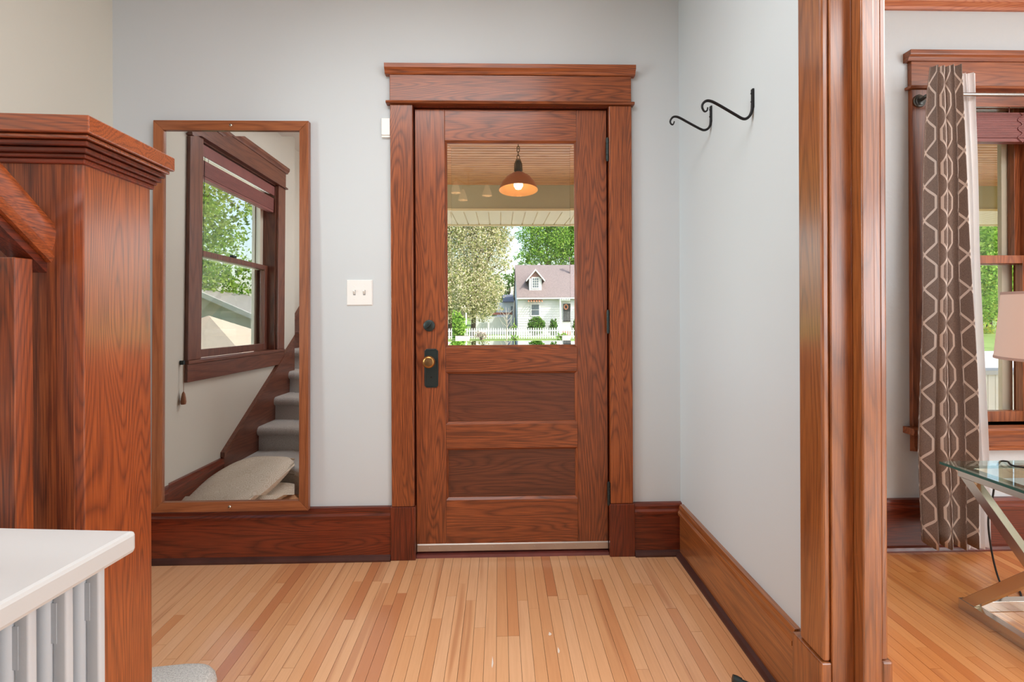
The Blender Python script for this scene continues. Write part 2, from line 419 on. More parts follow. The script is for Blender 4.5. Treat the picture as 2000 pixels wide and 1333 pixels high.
obj('thumb_turn', B(-.002, .002, Y0-.024, Y0-.010, -.016, .016).xf(Matrix.Translation((-.334, 0, 1.100)) @ Matrix.Rotation(math.radians(48), 4, 'Y')), DKMET, db, bevel=.001)
pl = MB(); c_ = .010
pl.prism([(-.357+c_, .805), (-.292-c_, .805), (-.292, .805+c_), (-.292, .990-c_), (-.292-c_, .990), (-.357+c_, .990), (-.357, .990-c_), (-.357, .805+c_)], 'Y', Y0-.006, Y0)
ep = obj('lock_plate', pl, DKMET, d, bevel=.002)
obj('raised_border', MB().tube([(-.351, Y0-.006, .812), (-.298, Y0-.006, .812), (-.298, Y0-.006, .983), (-.351, Y0-.006, .983)], .0018, 6, True), DKMET, ep)
obj('keyhole', MB().lathe([(.004, Y0-.0064), (.004, Y0-.005)], (-.325, 0, .855), 12, 'Y'), DARK, ep)
kb = obj('door_knob', MB().lathe([(.0125, Y0-.006), (.0115, Y0-.030), (.014, Y0-.036), (.027, Y0-.042), (.0295, Y0-.050), (.0285, Y0-.058), (.024, Y0-.062), (.0205, Y0-.0635), (.0195, Y0-.0605), (.0001, Y0-.0605)], (-.330, 0, .932), 32, 'Y'), BRASS, d, smooth=50)
obj('knob_face', MB().lathe([(.0001, Y0-.0640), (.010, Y0-.0636), (.018, Y0-.0615), (.0185, Y0-.0600)], (-.330, 0, .932), 24, 'Y'), plain('dull_brass', (120, 92, 60), .42, .8), kb, smooth=50)

# ------------------------------------------------------------------ cased opening (the column at the right)
t2 = struct('trim_2', 'stacked oak casing and jamb of the opening to the living room')
YJ = 1.264
obj('jamb_board', B(XR, XR2, YJ, 1.2995, 0, H), COLM['Z'], t2, bevel=.002)
obj('casing_leg', B(XR-.021, XR, YJ+.005, 1.370, .2475, H), COLM['Z'], t2, bevel=.006)
obj('casing_leg', B(XR2, XR2+.021, YJ+.005, 1.370, .2475, H), COLM['Z'], t2, bevel=.006)
obj('jamb_stop', B(.924, .957, 1.228, YJ-.0003, 0, H), COLM['Z'], t2, bevel=.003)
obj('plinth_block', B(XR-.029, XR, YJ+.001, 1.395, 0, .247), COLM['Z'], t2, bevel=.004)
obj('plinth_block', B(XR2, XR2+.031, YJ+.001, 1.395, 0, .247), COLM['Z'], t2, bevel=.006)
t3 = smesh('trim_3', MB().prism([(D, 2.622), (D-.014, 2.622), (D-.020, 2.632), (D-.018, 2.66), (D-.026, 2.69), (D-.026, 2.72), (D, 2.72)], 'X', XR2, 5.0), wood('X', tone='picture_rail', light=(206, 134, 92), mid=(182, 104, 68), dark=(134, 68, 42)), 'oak picture rail above the living room window')

# ------------------------------------------------------------------ mirror (rests on the baseboard, leans back against the wall)
mx0, mx1, mz1 = -1.595, -.884, 1.806
MW = (mx1-mx0)/2; mr = thing('wall_mirror', 'tall mirror in a plain oak frame left of the front door', 'mirror', ((mx0+mx1)/2, D-.029, .2525), (-.0135, 0, 0))
fw = .0445
obj('frame_stile', MB().add([(-MW,-.026,0),(-MW+fw,-.022,fw),(-MW+fw,-.022,mz1-fw),(-MW,-.026,mz1),(-MW,0,0),(-MW+fw,0,fw),(-MW+fw,0,mz1-fw),(-MW,0,mz1)], [(0,1,2,3),(7,6,5,4),(0,4,5,1),(1,5,6,2),(2,6,7,3),(3,7,4,0)]), MIRF['Z'], mr, bevel=.002)
obj('frame_stile', MB().add([(MW,-.026,0),(MW-fw,-.022,fw),(MW-fw,-.022,mz1-fw),(MW,-.026,mz1),(MW,0,0),(MW-fw,0,fw),(MW-fw,0,mz1-fw),(MW,0,mz1)], [(0,1,2,3),(7,6,5,4),(0,4,5,1),(1,5,6,2),(2,6,7,3),(3,7,4,0)]), MIRF['Z'], mr, bevel=.002)
for z0, z1 in ((0, fw), (mz1, mz1-fw)):
    obj('frame_rail', MB().add([(-MW,-.026,z0),(MW,-.026,z0),(MW-fw,-.022,z1),(-MW+fw,-.022,z1),(-MW,0,z0),(MW,0,z0),(MW-fw,0,z1),(-MW+fw,0,z1)], [(0,1,2,3),(7,6,5,4),(0,4,5,1),(1,5,6,2),(2,6,7,3),(3,7,4,0)]), MIRF['X'], mr, bevel=.002)
    sc_ = obj('screw', MB().lathe([(.0001, -.030), (.004, -.0295), (.007, -.027), (.0075, -.024)], (-.002, 0, (z0+z1)/2), 14, 'Y'), CHROME, mr, smooth=50)
    obj('screw_recess', MB().lathe([(.0028, -.0305), (.0028, -.029)], (-.002, 0, (z0+z1)/2), 10, 'Y'), DARK, sc_)
m_ = NT('silvered_glass'); m_.set(Base_Color=(.80, .80, .80, 1), Metallic=1.0, Roughness=0.0); MIRM = m_.m
ix0, ix1, iz0, iz1 = -MW+fw-.002, MW-fw+.002, fw-.002, mz1-fw+.002
bv = .026; mg = MB()
mg.add([(ix0+bv,-.012,iz0+bv),(ix1-bv,-.012,iz0+bv),(ix1-bv,-.012,iz1-bv),(ix0+bv,-.012,iz1-bv)], [(0,1,2,3)])
gl = obj('mirror_glass', mg, MIRM, mr)
bo = .0006
q = [(ix0,iz0),(ix1,iz0),(ix1,iz1),(ix0,iz1)]; qi = [(ix0+bv,iz0+bv),(ix1-bv,iz0+bv),(ix1-bv,iz1-bv),(ix0+bv,iz1-bv)]
for k in range(4):
    a, b_, c, e = q[k], q[(k+1) % 4], qi[(k+1) % 4], qi[k]
    obj('mirror_bevel', MB().add([(a[0],-.012+bo,a[1]),(b_[0],-.012+bo,b_[1]),(c[0],-.012,c[1]),(e[0],-.012,e[1])], [(0,1,2,3)]), MIRM, gl)
obj('backing', B(ix0, ix1, -.009, -.002, iz0, iz1), DARK, mr)

# ------------------------------------------------------------------ switch plate, sensor, hooks, door stop
s = thing('light_switch', 'white double toggle switch plate between mirror and door', 'switch', (-.660, D, 1.198))
obj('plate', MB().add([(-.721, D, 1.197), (-.599, D, 1.197), (-.599, D, 1.319), (-.721, D, 1.319), (-.717, D-.006, 1.201), (-.603, D-.006, 1.201), (-.603, D-.006, 1.315), (-.717, D-.006, 1.315)], [(0,1,5,4),(1,2,6,5),(2,3,7,6),(3,0,4,7),(4,5,6,7)]), WHITE, s)
for xx in (-.683, -.637):
    sl = obj('toggle_slot', B(xx-.0055, xx+.0055, D-.0064, D-.005, 1.246, 1.270), plain('slot_grey', (140, 140, 140), .5), s)
    obj('toggle', MB().prism([(D-.006, 1.250), (D-.006, 1.264), (D-.017, 1.271), (D-.018, 1.264)], 'X', xx-.0042, xx+.0042), WHITE, s, bevel=.0008)
    for zz in (1.228, 1.288): obj('screw', MB().lathe([(.0001, D-.0072), (.0028, D-.0068), (.003, D-.0055)], (xx, 0, zz), 10, 'Y'), WHITE, s)
s = thing('door_sensor', 'small white sensor box beside the top of the door casing', 'sensor', (-.531, D, 1.997))
obj('cover', B(-.5515, -.5105, D-.017, D, 1.999, 2.079), WHITE, s, bevel=.003)
obj('base_plate', B(-.5505, -.5115, D-.012, D, 1.990, 1.9988), WHITE, s)

def smooth_path(P, n=6):
    out = []
    P = [Vector(p) for p in P]
    for i in range(len(P)-1):
        p0 = P[max(i-1, 0)]; p1 = P[i]; p2 = P[i+1]; p3 = P[min(i+2, len(P)-1)]
        for k in range(n):
            t = k/n
            out.append(.5*((2*p1) + (-p0+p2)*t + (2*p0-5*p1+4*p2-p3)*t*t + (-p0+3*p1-3*p2+p3)*t**3))
    out.append(P[-1]); return out
HK = [(1473,176),(1473.5,190),(1473,205),(1472,216),(1468,226),(1461,232),(1453,232),(1440,225),(1420,213.5),(1400,202.5),(1390,198.5),(1382,198.5),(1376,203),(1374,209),(1375.5,215),(1379,219),(1383.5,217),(1385,211)]
HK2 = [(1391,209),(1391.5,222),(1391,238),(1389.5,246),(1385,252),(1378,254.5),(1371,252.5),(1360,247),(1345,239),(1332,232),(1324,229),(1317.5,229.5),(1313,234),(1311.5,239),(1313.5,243.5),(1317,244),(1319.5,238)]
for lab, pts, Y in (('curled black iron coat hook nearer the oak column', HK, 1.649), ('curled black iron coat hook nearer the room corner', HK2, 1.978)):
    x0 = pts[0][0]; k = (Y + .022)/960.
    h = thing('coat_hook', lab, 'hook', (XR, Y, CAM_Z + (603-pts[3][1])*k + .03))
    P = [(XR - .0045 - (x0 - p[0])*k, Y, CAM_Z + (603-p[1])*k - .0044*(p[0]-1000)*k) for p in pts]
    P = smooth_path(P); n = len(P)
    rad = [.0048 if i < n*.62 else max(.0022, .0048*(1 - (i/n-.62)*1.35)) for i in range(n)]
    obj('hook_bar', MB().tube(P, rad, 10), IRON, h, smooth=40)
    pz = P[0][2]
    obj('mounting_strap', B(XR-.007, XR, Y-.0065, Y+.0065, pz-.062, pz+.004), IRON, h, bevel=.002)
    for dz in (.012, .040): obj('screw', MB().lathe([(.0001, XR-.010), (.003, XR-.0095), (.0035, XR-.007)], (0, Y, pz-dz), 10, 'X'), IRON, h)
s = thing('door_stop_peg', 'small dark bronze door stop poking out of the side baseboard', 'door stop', (.80, 1.43, .0))
obj('rod', MB().tube([(XR-.018, 1.405, .048), (.77, 1.420, .055), (.712, 1.440, .068)], .0085, 12), DKMET, s, smooth=40)
obj('rubber_tip', MB().tube([(.713, 1.440, .068), (.700, 1.4445, .071), (.690, 1.448, .0735)], [.011, .0125, .0115], 14), DKMET, s, smooth=40)
obj('rose', MB().lathe([(.016, XR-.024), (.016, XR-.018)], (0, 1.405, .048), 16, 'X'), DKMET, s)

# ------------------------------------------------------------------ stairs along the left wall, climbing towards the viewer
RISE, RUN = .177, .265
st = thing('staircase', 'grey carpeted staircase climbing along the left wall, seen in the mirror', 'staircase', (-1.35, 1.2, 0))
def nose_prof(yn, z0, z1, yb):
    """side profile (y,z) of one carpeted step: riser, bullnose, tread"""
    r = .034; pts = [(yb, z0), (yn-.030, z0), (yn-.030, z1-2*r)]
    for k in range(9):
        a = -math.pi/2 + math.pi*k/8
        pts.append((yn - r + r*math.cos(a)*1.0, z1 - r + r*math.sin(a)))
    pts.append((yb, z1)); return pts
noses = [None, .957 + .004]
# first step: flared, rounded at the newel end
f1 = MB(); z1 = .177; r = .034
def outline(off):
    e = off
    P = [(-1.799, .70), (-1.799, 1.235+e), (-1.45, 1.300+e), (-1.18, 1.405+e), (-.90, 1.440+e)]
    cx, cy, rr = -.865, 1.360, .080+e
    for k in range(0, 7):
        a = math.pi/2*(1 - k/6); P.append((cx + rr*math.cos(a), cy + rr*math.sin(a)))
    P += [(-.785+e, 1.10), (-.785+e, .86), (-.95, .86), (-.95, .70)]
    return P
layers = [(-.030, 0), (-.030, z1-2*r)] + [(-r + r*math.cos(-math.pi/2 + math.pi*k/8), z1 - r + r*math.sin(-math.pi/2 + math.pi*k/8)) for k in range(9)]
vs = []; n = len(outline(0))
for e, z in layers: vs += [(x, y, z) for x, y in outline(e)]
fs = [(i*n+k, i*n+(k+1) % n, (i+1)*n+(k+1) % n, (i+1)*n+k) for i in range(len(layers)-1) for k in range(n)] + [tuple(range((len(layers)-1)*n, len(layers)*n))]
f1.add(vs, fs)
obj('step', f1, CARPET, st, smooth=50)
for k in range(1, 9):
    yn = .960 - (k-1)*RUN; zt = (k+1)*RISE
    obj('step', MB().prism(nose_prof(yn, zt-RISE, zt, yn-RUN-.04), 'X', -1.778, -.955), CARPET, st, smooth=50)
sl_ = .668
def skirt_z(y): return .255 + (1.385 - y)*sl_*.96
obj('skirt_board', MB().prism([(1.385, .0), (1.385, .255), (-1.6, skirt_z(-1.6)), (-1.6, skirt_z(-1.6)-.75), (.9, 0)], 'X', XL, -1.7785), WIN2['Y'], st)
obj('skirt_cap', MB().prism([(1.39, .256), (1.39, .285), (-1.6, skirt_z(-1.6)+.031), (-1.6, skirt_z(-1.6)+.001)], 'X', XL, -1.772), WIN2['Y'], st)
obj('stringer_panel', MB().prism([(.925, 0.0), (.925, .41), (-1.4, .41+2.325*sl_), (-1.4, 0)], 'X', -.945, -.80), BASE['Y'], st)

# railing: newel, handrail, balusters move as one
NW, NL = .186, .190
nr = thing('stair_railing', 'oak box newel with moulded cap, handrail and square balusters', 'railing', (-.772, .934, .1775), (0, 0, math.radians(3.1)))
# own coordinates: x to the left negative, y away from viewer
zt = 1.453 - .1775
nb = obj('newel_shaft', B(-NW, 0, 0, NL, 0, zt), NEWL['Z'], nr, bevel=.002)
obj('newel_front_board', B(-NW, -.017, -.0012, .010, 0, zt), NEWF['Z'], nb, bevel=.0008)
for n_, e, a, b_ in (('bed_moulding', .006, -.002, .008), ('bed_moulding', .010, .008, .016), ('cove', .016, .016, .026), ('cove', .021, .027, .037), ('cap_fillet', .027, .038, .046), ('cap_plate', .034, .047, .079)):
    obj(n_, B(-NW-e, e, -e, NL+e, zt+a, zt+b_), NEWL['X'] if 'cap' in n_ else BASE['X'], nb, bevel=.0025)
rs = .80
def railp(y0, y1):
    prof = [(-.028, 0), (.028, 0), (.033, .010), (.029, .020), (.034, .034), (.036, .050), (.032, .066), (.020, .078), (0, .082), (-.020, .078), (-.032, .066), (-.036, .050), (-.034, .034), (-.029, .020), (-.033, .010)]
    vs = [(-.083 + a, y, b_*1.1 + zr + (0 - y)*rs) for y in (y0, y1) for a, b_ in prof]; n = len(prof)
    return MB().add(vs, [(i, (i+1) % n, n+(i+1) % n, n+i) for i in range(n)] + [tuple(range(n)), tuple(range(n, 2*n))[::-1]])
zr = 1.268 - .1775
obj('handrail', railp(-1.7, -.001), NEWL['Y'], nr, smooth=35)
obj('rail_fillet', MB().prism([(-.001, zr-.018), (-.001, zr-.001), (-1.7, zr-.001+1.7*rs), (-1.7, zr-.018+1.7*rs)], 'X', -.103, -.063), BASE['Y'], nr)
for k in range(4):
    y = -.047 - k*.118; ztop = zr - .019 - (y+.018)*rs; zb = .236 - y*sl_ 
    obj('baluster', B(-.100, -.064, y-.018, y+.018, zb, ztop), NEWL['Z'], nr, bevel=.0015)

# floor cushion leaning against the first step (seen in the mirror)
def cushion_mat():
    m = NT('beige_swirl_fabric'); co = m.objco(False)
    v = m.n('ShaderNodeTexVoronoi'); v.inputs['Scale'].default_value = 26; m.l(co, v.inputs['Vector'])
    sw_ = m.math('SINE', m.math('MULTIPLY', v.outputs['Distance'], 26.0))
    f = m.math('ADD', m.math('MULTIPLY', sw_, .3), .5)
    c = m.mix(f, lin(196, 180, 160), lin(222, 212, 196)); m.l(c, m.b.inputs['Base Color']); m.set(Roughness=.9, Specular_IOR_Level=.15)
    m.bump(m.noise(co, 300, 2), .3, .002); return m.m
CUSH = cushion_mat()
def pillow(sx, sy, th, n=22, pw=3.0):
    mb = MB(); vs = []; fs = []
    for side in (1, -1):
        for i in range(n+1):
            for j in range(n+1):
                u = -1 + 2*i/n; v = -1 + 2*j/n
                e = max(0, (1-abs(u)**pw)*(1-abs(v)**pw))**.42
                k = 1 - .16*(u*u*v*v)
                vs.append((u*sx/2*k, v*sy/2*k, side*th/2*e + .006*math.sin(5*u+3*v)*e))
    N = (n+1)**2
    for s_ in (0, 1):
        for i in range(n):
            for j in range(n):
                a = s_*N + i*(n+1) + j; q_ = (a, a+n+1, a+n+2, a+1); fs.append(q_ if s_ == 0 else q_[::-1])
    mb.add(vs, fs); return mb
cu = thing('floor_cushion', 'beige patterned floor cushion slumped at the foot of the stairs', 'cushion', (-1.50, 1.52, 0), (0, 0, 0))
M = Matrix.Translation((-.085, .10, .135)) @ Matrix.Rotation(math.radians(14), 4, 'Z') @ Matrix.Rotation(math.radians(-15), 4, 'X') @ Matrix.Rotation(math.radians(-6), 4, 'Y')
cv = obj('cushion_cover', pillow(.50, .66, .13).xf(M), CUSH, cu, smooth=80)
ed = []
for k in range(64):
    a = 2*math.pi*k/64; c, s_ = math.cos(a), math.sin(a); pw = .28
    ed.append((.25*.965*math.copysign(abs(c)**pw, c), .33*.965*math.copysign(abs(s_)**pw, s_), 0))
obj('under_fold', pillow(.44, .42, .11, 22, 2.0).xf(Matrix.Translation((.0, .02, .056)) @ Matrix.Rotation(math.radians(10), 4, 'Z')), CUSH, cu, smooth=80)
obj('piping', MB().tube([tuple(M @ Vector(p)) for p in ed], .0065, 8, True), CUSH, cv, smooth=60)

# ------------------------------------------------------------------ radiator with a shelf on top (turned about 5 degrees)
RADM = plain('pale_grey_enamel', (188, 194, 200), .38, bump=(300, .08, .001))
RROT = math.radians(-4.8)
rd = thing('radiator', 'pale grey column radiator under the shelf at the left edge', 'radiator', (-.553, .655, 0), (0, 0, RROT))
# own coordinates: y runs towards the viewer (negative), x to the right
SH = .836
def section():
    mb = MB()
    for cx, hx, hy, r2, top in ((0.0, .0095, .0055, .003, SH), (-.030, .021, .0125, .0115, SH-.004), (-.066, .008, .005, .003, SH-.035), (-.094, .021, .0125, .0115, SH-.012), (-.130, .008, .005, .003, SH-.035), (-.160, .016, .0125, .0115, SH-.004)):
        prof = []
        for (sx, sy, a0) in ((1,1,0),(-1,1,90),(-1,-1,180),(1,-1,270)):
            for k in range(4):
                a = math.radians(a0 + 30*k); prof.append((cx + sx*(hx-r2) + r2*math.cos(a), sy*(hy-r2) + r2*math.sin(a)))
        mb.prism(prof, 'Z', .03, top - .002)
    mb.box(-.160, -.003, -.006, .006, SH-.075, SH-.024); mb.box(-.160, -.003, -.006, .006, .09, .15)
    return mb
NSEC = 13
base_sec = None
for k in range(NSEC):
    y = .028 - k*.0455
    if base_sec is None:
        base_sec = obj('section', section(), RADM, rd, smooth=35); base_sec.location.y = y
    else:
        o = base_sec.copy(); COL.objects.link(o); o.parent = rd; o.location.y = y
for zz in (.115, SH-.05):
    obj('hub_tube', MB().tube([(-.094, .044, zz), (-.094, .028-(NSEC-1)*.0455-.012, zz)], .016, 12), RADM, rd, smooth=40)
for y in (.028, .028-(NSEC-1)*.0455):
    for xx in (-.03, -.155): obj('foot', MB().lathe([(.016, 0), (.013, .012), (.010, .031)], (xx, y, 0), 12), RADM, rd, smooth=40)
sh = thing('radiator_shelf', 'light grey painted shelf board lying on the radiator', 'shelf', (-.553, .655, SH), (0, 0, RROT))
obj('shelf_board', B(-.190, .030, -.60, .062, 0, .031), plain('light_grey_paint', (192, 194, 195), .42, bump=(500, .06, .0006)), sh, bevel=.006)

# ------------------------------------------------------------------ windows
def casing_set(root, M, x0, x1, z0, z1, stool=True, left_only=False):
    """front-wall window casing in wall coordinates (opening x0..x1, z0..z1), casing 0.11 wide"""
    Y = D; yf = Y-.022
    obj('casing_leg', B(x0-.108, x0, yf, Y, z0, z1-.005), M['Z'], root, bevel=.003)
    obj('casing_leg', B(x1, x1+.108, yf, Y, z0, z1-.005), M['Z'], root, bevel=.003)
    obj('fillet', MB().prism([(Y, z1-.0045), (yf-.012, z1-.0045), (yf-.016, z1+.002), (yf-.012, z1+.008), (Y, z1+.008)], 'X', x0-.124, x1+.124), M['X'], root)
    obj('head_board', B(x0-.110, x1+.110, yf-.002, Y, z1+.0085, z1+.128), M['X'], root, bevel=.002)
    obj('crown', MB().prism([(Y, z1+.1285), (yf-.006, z1+.1285), (yf-.010, z1+.136), (yf-.014, z1+.144), (yf-.022, z1+.152), (yf-.024, z1+.157), (yf-.024, z1+.174), (Y, z1+.174)], 'X', x0-.131, x1+.131), M['X'], root)
    if stool:
        obj('stool', MB().prism([(Y+.05, z0-.0005), (yf-.040, z0-.0005), (yf-.046, z0-.012), (yf-.040, z0-.032), (Y, z0-.032), (Y, z0-.02), (Y+.05, z0-.02)], 'X', x0-.140, x1+.140), M['X'], root)
        obj('apron', MB().prism([(Y, z0-.0325), (yf-.004, z0-.0325), (yf-.004, z0-.095), (yf-.010, z0-.098), (yf-.008, z0-.116), (Y, z0-.122)], 'X', x0-.105, x1+.105), M['X'], root)
def sash(root, name, M, x0, x1, z0, z1, y0, y1, st=.042, bot=.05, top=.04, outer=None):
    f = obj(name, MB().box(x0, x0+st, y0, y1, z0, z1).box(x1-st, x1, y0, y1, z0, z1).box(x0+st, x1-st, y0, y1, z0, z0+bot).box(x0+st, x1-st, y0, y1, z1-top, z1), M['Z'], root, bevel=.0015)
    obj('pane', B(x0+st-.003, x1-st+.003, (y0+y1)/2-.002, (y0+y1)/2+.002, z0+bot-.003, z1-top+.003), GLASS, f)
    return f
STORM = plain('cream_storm_frame', (222, 214, 196), .5)
w1 = struct('window_1', 'living room sash window with red-brown oak casing')
casing_set(w1, WINW, 2.10, 3.13, .60, 2.236)
fr = MB(); fr.box(2.10, 2.115, D, D+.16, .6, 2.24); fr.box(3.115, 3.13, D, D+.16, .6, 2.24); fr.box(2.10, 3.13, D, D+.16, 2.225, 2.24); fr.box(2.10, 3.13, D, D+.16, .58, .60)
obj('jamb_lining', fr, WINW['Z'], w1)
obj('mullion', B(2.655, 2.735, D-.005, D+.13, .60, 2.225), WINW['Z'], w1)
for k, (a, b_) in enumerate(((2.115, 2.654), (2.736, 3.115))):
    sash(w1, 'lower_sash', WINW, a, b_, .602, 1.436, D+.056, D+.092, st=.03, bot=.052)
    sash(w1, 'upper_sash', WINW, a, b_, 1.392, 2.224, D+.094, D+.128, st=.03, bot=.044)
    sash(w1, 'storm_frame', dict(Z=STORM), a+.001, b_-.001, .604, 2.22, D+.133, D+.155, st=.055, bot=.03)

# the stair window on the left wall: y along the wall, normal +X
w2 = struct('window_2', 'brown sash window beside the stairs, seen in the mirror')
ya, yb, za, zb = .632, 1.643, .905, 2.236
xf_ = XL + .022; M_ = WIN2
obj('casing_leg', B(XL, xf_, ya-.125, ya, za, zb-.005), M_['Z'], w2, bevel=.003)
obj('casing_leg', B(XL, xf_, yb, yb+.125, za, zb-.005), M_['Z'], w2, bevel=.003)
obj('fillet', B(XL, xf_+.014, ya-.142, yb+.142, zb-.0045, zb+.008), M_['Y'], w2)
obj('head_board', B(XL, xf_+.002, ya-.127, yb+.127, zb+.0085, zb+.128), M_['Y'], w2, bevel=.002)
obj('crown', MB().prism([(XL, zb+.1285), (xf_+.006, zb+.1285), (xf_+.012, zb+.140), (xf_+.022, zb+.154), (xf_+.024, zb+.174), (XL, zb+.174)], 'Y', ya-.15, yb+.15), M_['Y'], w2)
obj('stool', B(XL-.05, xf_+.006, ya-.125, yb+.125, za-.022, za-.0005), M_['Y'], w2, bevel=.004)
obj('apron', B(XL, xf_, ya-.125, yb+.125, za-.125, za-.0225), M_['Y'], w2, bevel=.003)
fr = MB(); fr.box(XL-.16, XL, ya, ya+.014, za-.02, zb); fr.box(XL-.16, XL, yb-.014, yb, za-.02, zb); fr.box(XL-.16, XL, ya, yb, zb-.014, zb+.01); fr.box(XL-.16, XL, ya, yb, za-.025, za-.0225)
obj('jamb_lining', fr, M_['Z'], w2)
def sash_l(name, mat, z0, z1, x0, x1, st, bot, top):
    a, b_ = ya+.015, yb-.015
    f = obj(name, MB().box(x0, x1, a, a+st, z0, z1).box(x0, x1, b_-st, b_, z0, z1).box(x0, x1, a+st, b_-st, z0, z0+bot).box(x0, x1, a+st, b_-st, z1-top, z1), mat, w2, bevel=.0015)
    obj('pane', B((x0+x1)/2-.002, (x0+x1)/2+.002, a+st-.003, b_-st+.003, z0+bot-.003, z1-top+.003), GLASS, f)
    return f
lo = sash_l('lower_sash', M_['Z'], za, 1.575, XL-.092, XL-.056, .046, .05, .036)
obj('sash_lock', B(XL-.075, XL-.05, 1.12, 1.17, 1.576, 1.592), DKMET, lo, bevel=.003)
sash_l('upper_sash', STORM, 1.54, zb-.014, XL-.128, XL-.094, .046, .036, .05)
sash_l('storm_frame', STORM, za, zb-.014, XL-.158, XL-.134, .05, .04, .04)

# blinds
BLM = plain('red_brown_blind', (134, 78, 74), .45, var=.25)
def blind(name, label, to, a0, a1, z_top, vz, gap, z_bot, loc, nslat):
    """to(a, n, z): along the window, distance into the room, height"""
    b_ = thing(name, label, 'blind', loc)
    def bx(a, c, n0, n1, z0, z1):
        p = to(a, n0, z0); q_ = to(c, n1, z1)
        return B(min(p[0], q_[0]), max(p[0], q_[0]), min(p[1], q_[1]), max(p[1], q_[1]), z0, z1)
    obj('valance', bx(a0, a1, -.012, -.004, vz, z_top), WINW['X'] if name == 'wood_blind' else BLM, b_)
    obj('head_rail', bx(a0+.01, a1-.01, -.05, -.013, vz+.012, z_top-.002), WHITE, b_)
    z = vz - gap; pitch = (z - z_bot - .018)/nslat
    for k in range(nslat):
        obj('slat', bx(a0+.004, a1-.004, -.050, -.008, z-(k+1)*pitch+.0012, z-k*pitch), BLM, b_)
    obj('bottom_rail', bx(a0+.004, a1-.004, -.048, -.010, z_bot, z_bot+.017), BLM, b_)
    for a in (a0+.12, a1-.12):
        p = to(a, -.03, vz+.01); q_ = to(a, -.03, z_bot+.01)
        obj('ladder_cord', MB().tube([p, q_], .0018, 5), BLM, b_)
    return b_
tw = lambda a, n, z: (a, D - n, z)
b1 = blind('wood_blind', 'red-brown wood blind raised in the living room window', tw, 2.120, 2.650, 2.222, 2.160, .028, 1.990, (2.385, D, 1.99), 14)
cp = [(2.56 + .012*math.sin(i*1.7), D+.006, 2.13 - i*.012) for i in range(13)]
obj('pull_cord', MB().tube(smooth_path(cp, 3), .0022, 5), BLM, b1)
tl = lambda a, n, z: (XL + n, a, z)
b2 = blind('stair_blind', 'brown blind bundled at the top of the stair window', tl, ya+.018, yb-.018, 2.212, 2.142, .024, 2.004, (XL, 1.14, 2.0), 12)
obj('pull_cord', MB().tube([(XL-.006, yb-.06, 2.2), (XL-.004, yb-.05, 1.6), (XL-.002, yb-.03, 1.2)], .0015, 5), DARK, b2)
bc = thing('blind_cord', 'thin cord with a wooden tassel hanging beside the stair window', 'cord', (XL+.03, 1.80, .60))
obj('cleat', B(XL, XL+.022, 1.792, 1.808, .885, .908), DKMET, bc, bevel=.002)
obj('string', MB().tube([(XL+.020, 1.80, .895), (XL+.020, 1.80, .72)], .0014, 6), plain('cord_tan', (150, 110, 84), .7), bc)
obj('tassel', MB().lathe([(.003, .733), (.008, .722), (.012, .700), (.0145, .675), (.012, .662), (.002, .660)], (XL+.020, 1.80, 0), 14), plain('tassel_wood', (142, 88, 56), .45), bc, smooth=50)

# ------------------------------------------------------------------ curtains
def trellis():
    m = NT('taupe_trellis_fabric'); uv = m.n('ShaderNodeUVMap'); uv.uv_map = 'uv'
    sp = m.n('ShaderNodeSeparateXYZ'); m.l(uv.outputs[0], sp.inputs[0])
    u = m.math('DIVIDE', sp.outputs[0], .170); v = m.math('DIVIDE', sp.outputs[1], .315)
    tri = m.math('SUBTRACT', m.math('MULTIPLY', m.math('PINGPONG', m.math('MULTIPLY', v, 2.0), 1.0), 2.0), 1.0)   # -1..1, period 1 in v
    cl = m.math('MAXIMUM', m.math('MINIMUM', m.math('MULTIPLY', tri, 1.5), 1.0), -1.0)
    masks = []
    for s_, off in ((.31, 0.0), (-.31, 0.0)):
        x = m.math('ADD', u, m.math('MULTIPLY', cl, s_))
        fr_ = m.math('SUBTRACT', m.math('FRACT', m.math('ADD', x, 50.0)), .5)
        masks.append(m.math('LESS_THAN', m.math('ABSOLUTE', fr_), .042))
    mk = m.math('MAXIMUM', masks[0], masks[1])
    wv_ = m.noise(m.objco(False, (1, 1, .25)), 700, 2)
    tp = m.ramp(wv_, [(.3, lin(124, 108, 100)), (.7, lin(156, 138, 128))])
    m.l(m.mix(mk, tp, lin(232, 218, 208)), m.b.inputs['Base Color']); m.set(Roughness=.85, Specular_IOR_Level=.15)
    m.bump(wv_, .25, .001); return m.m
def drape(xl, xr, ztop, zbot, ycen, amp, folds, stretch, phase=0.0, nz=40, nu=120, hem=0.0):
    """xl, xr: functions of t in 0..1 (top..bottom); pleats deepen downwards"""
    mb = MB(); uvs = []; vs = []
    for j in range(nz+1):
        t = j/nz; a, b_ = xl(t), xr(t); z = ztop + (zbot-ztop)*t
        A = amp*(.55 + .45*min(1, t*4))
        for i in range(nu+1):
            s_ = i/nu; ph = 2*math.pi*folds*s_ + phase
            y = ycen + A*(math.sin(ph) + .28*math.sin(2.3*ph + 1.1 + t*.8)) + .006*math.sin(9*t + 5*s_)
            x_ = a + (b_-a)*s_ + .22*(b_-a)/folds*math.sin(2*ph)*.35
            zz = z + (.012*math.sin(ph*1.0+.4)*hem if j == nz else 0)
            vs.append((x_, y, zz)); uvs.append((s_*stretch, (ztop-z)))
    fs = [(j*(nu+1)+i, (j+1)*(nu+1)+i, (j+1)*(nu+1)+i+1, j*(nu+1)+i+1) for j in range(nz) for i in range(nu)]
    mb.add(vs, fs); mb.uv = uvs; return mb
cu1 = thing('patterned_curtain', 'taupe curtain with a white trellis pattern, drawn to the left', 'curtain', (2.08, D-.1, .08))
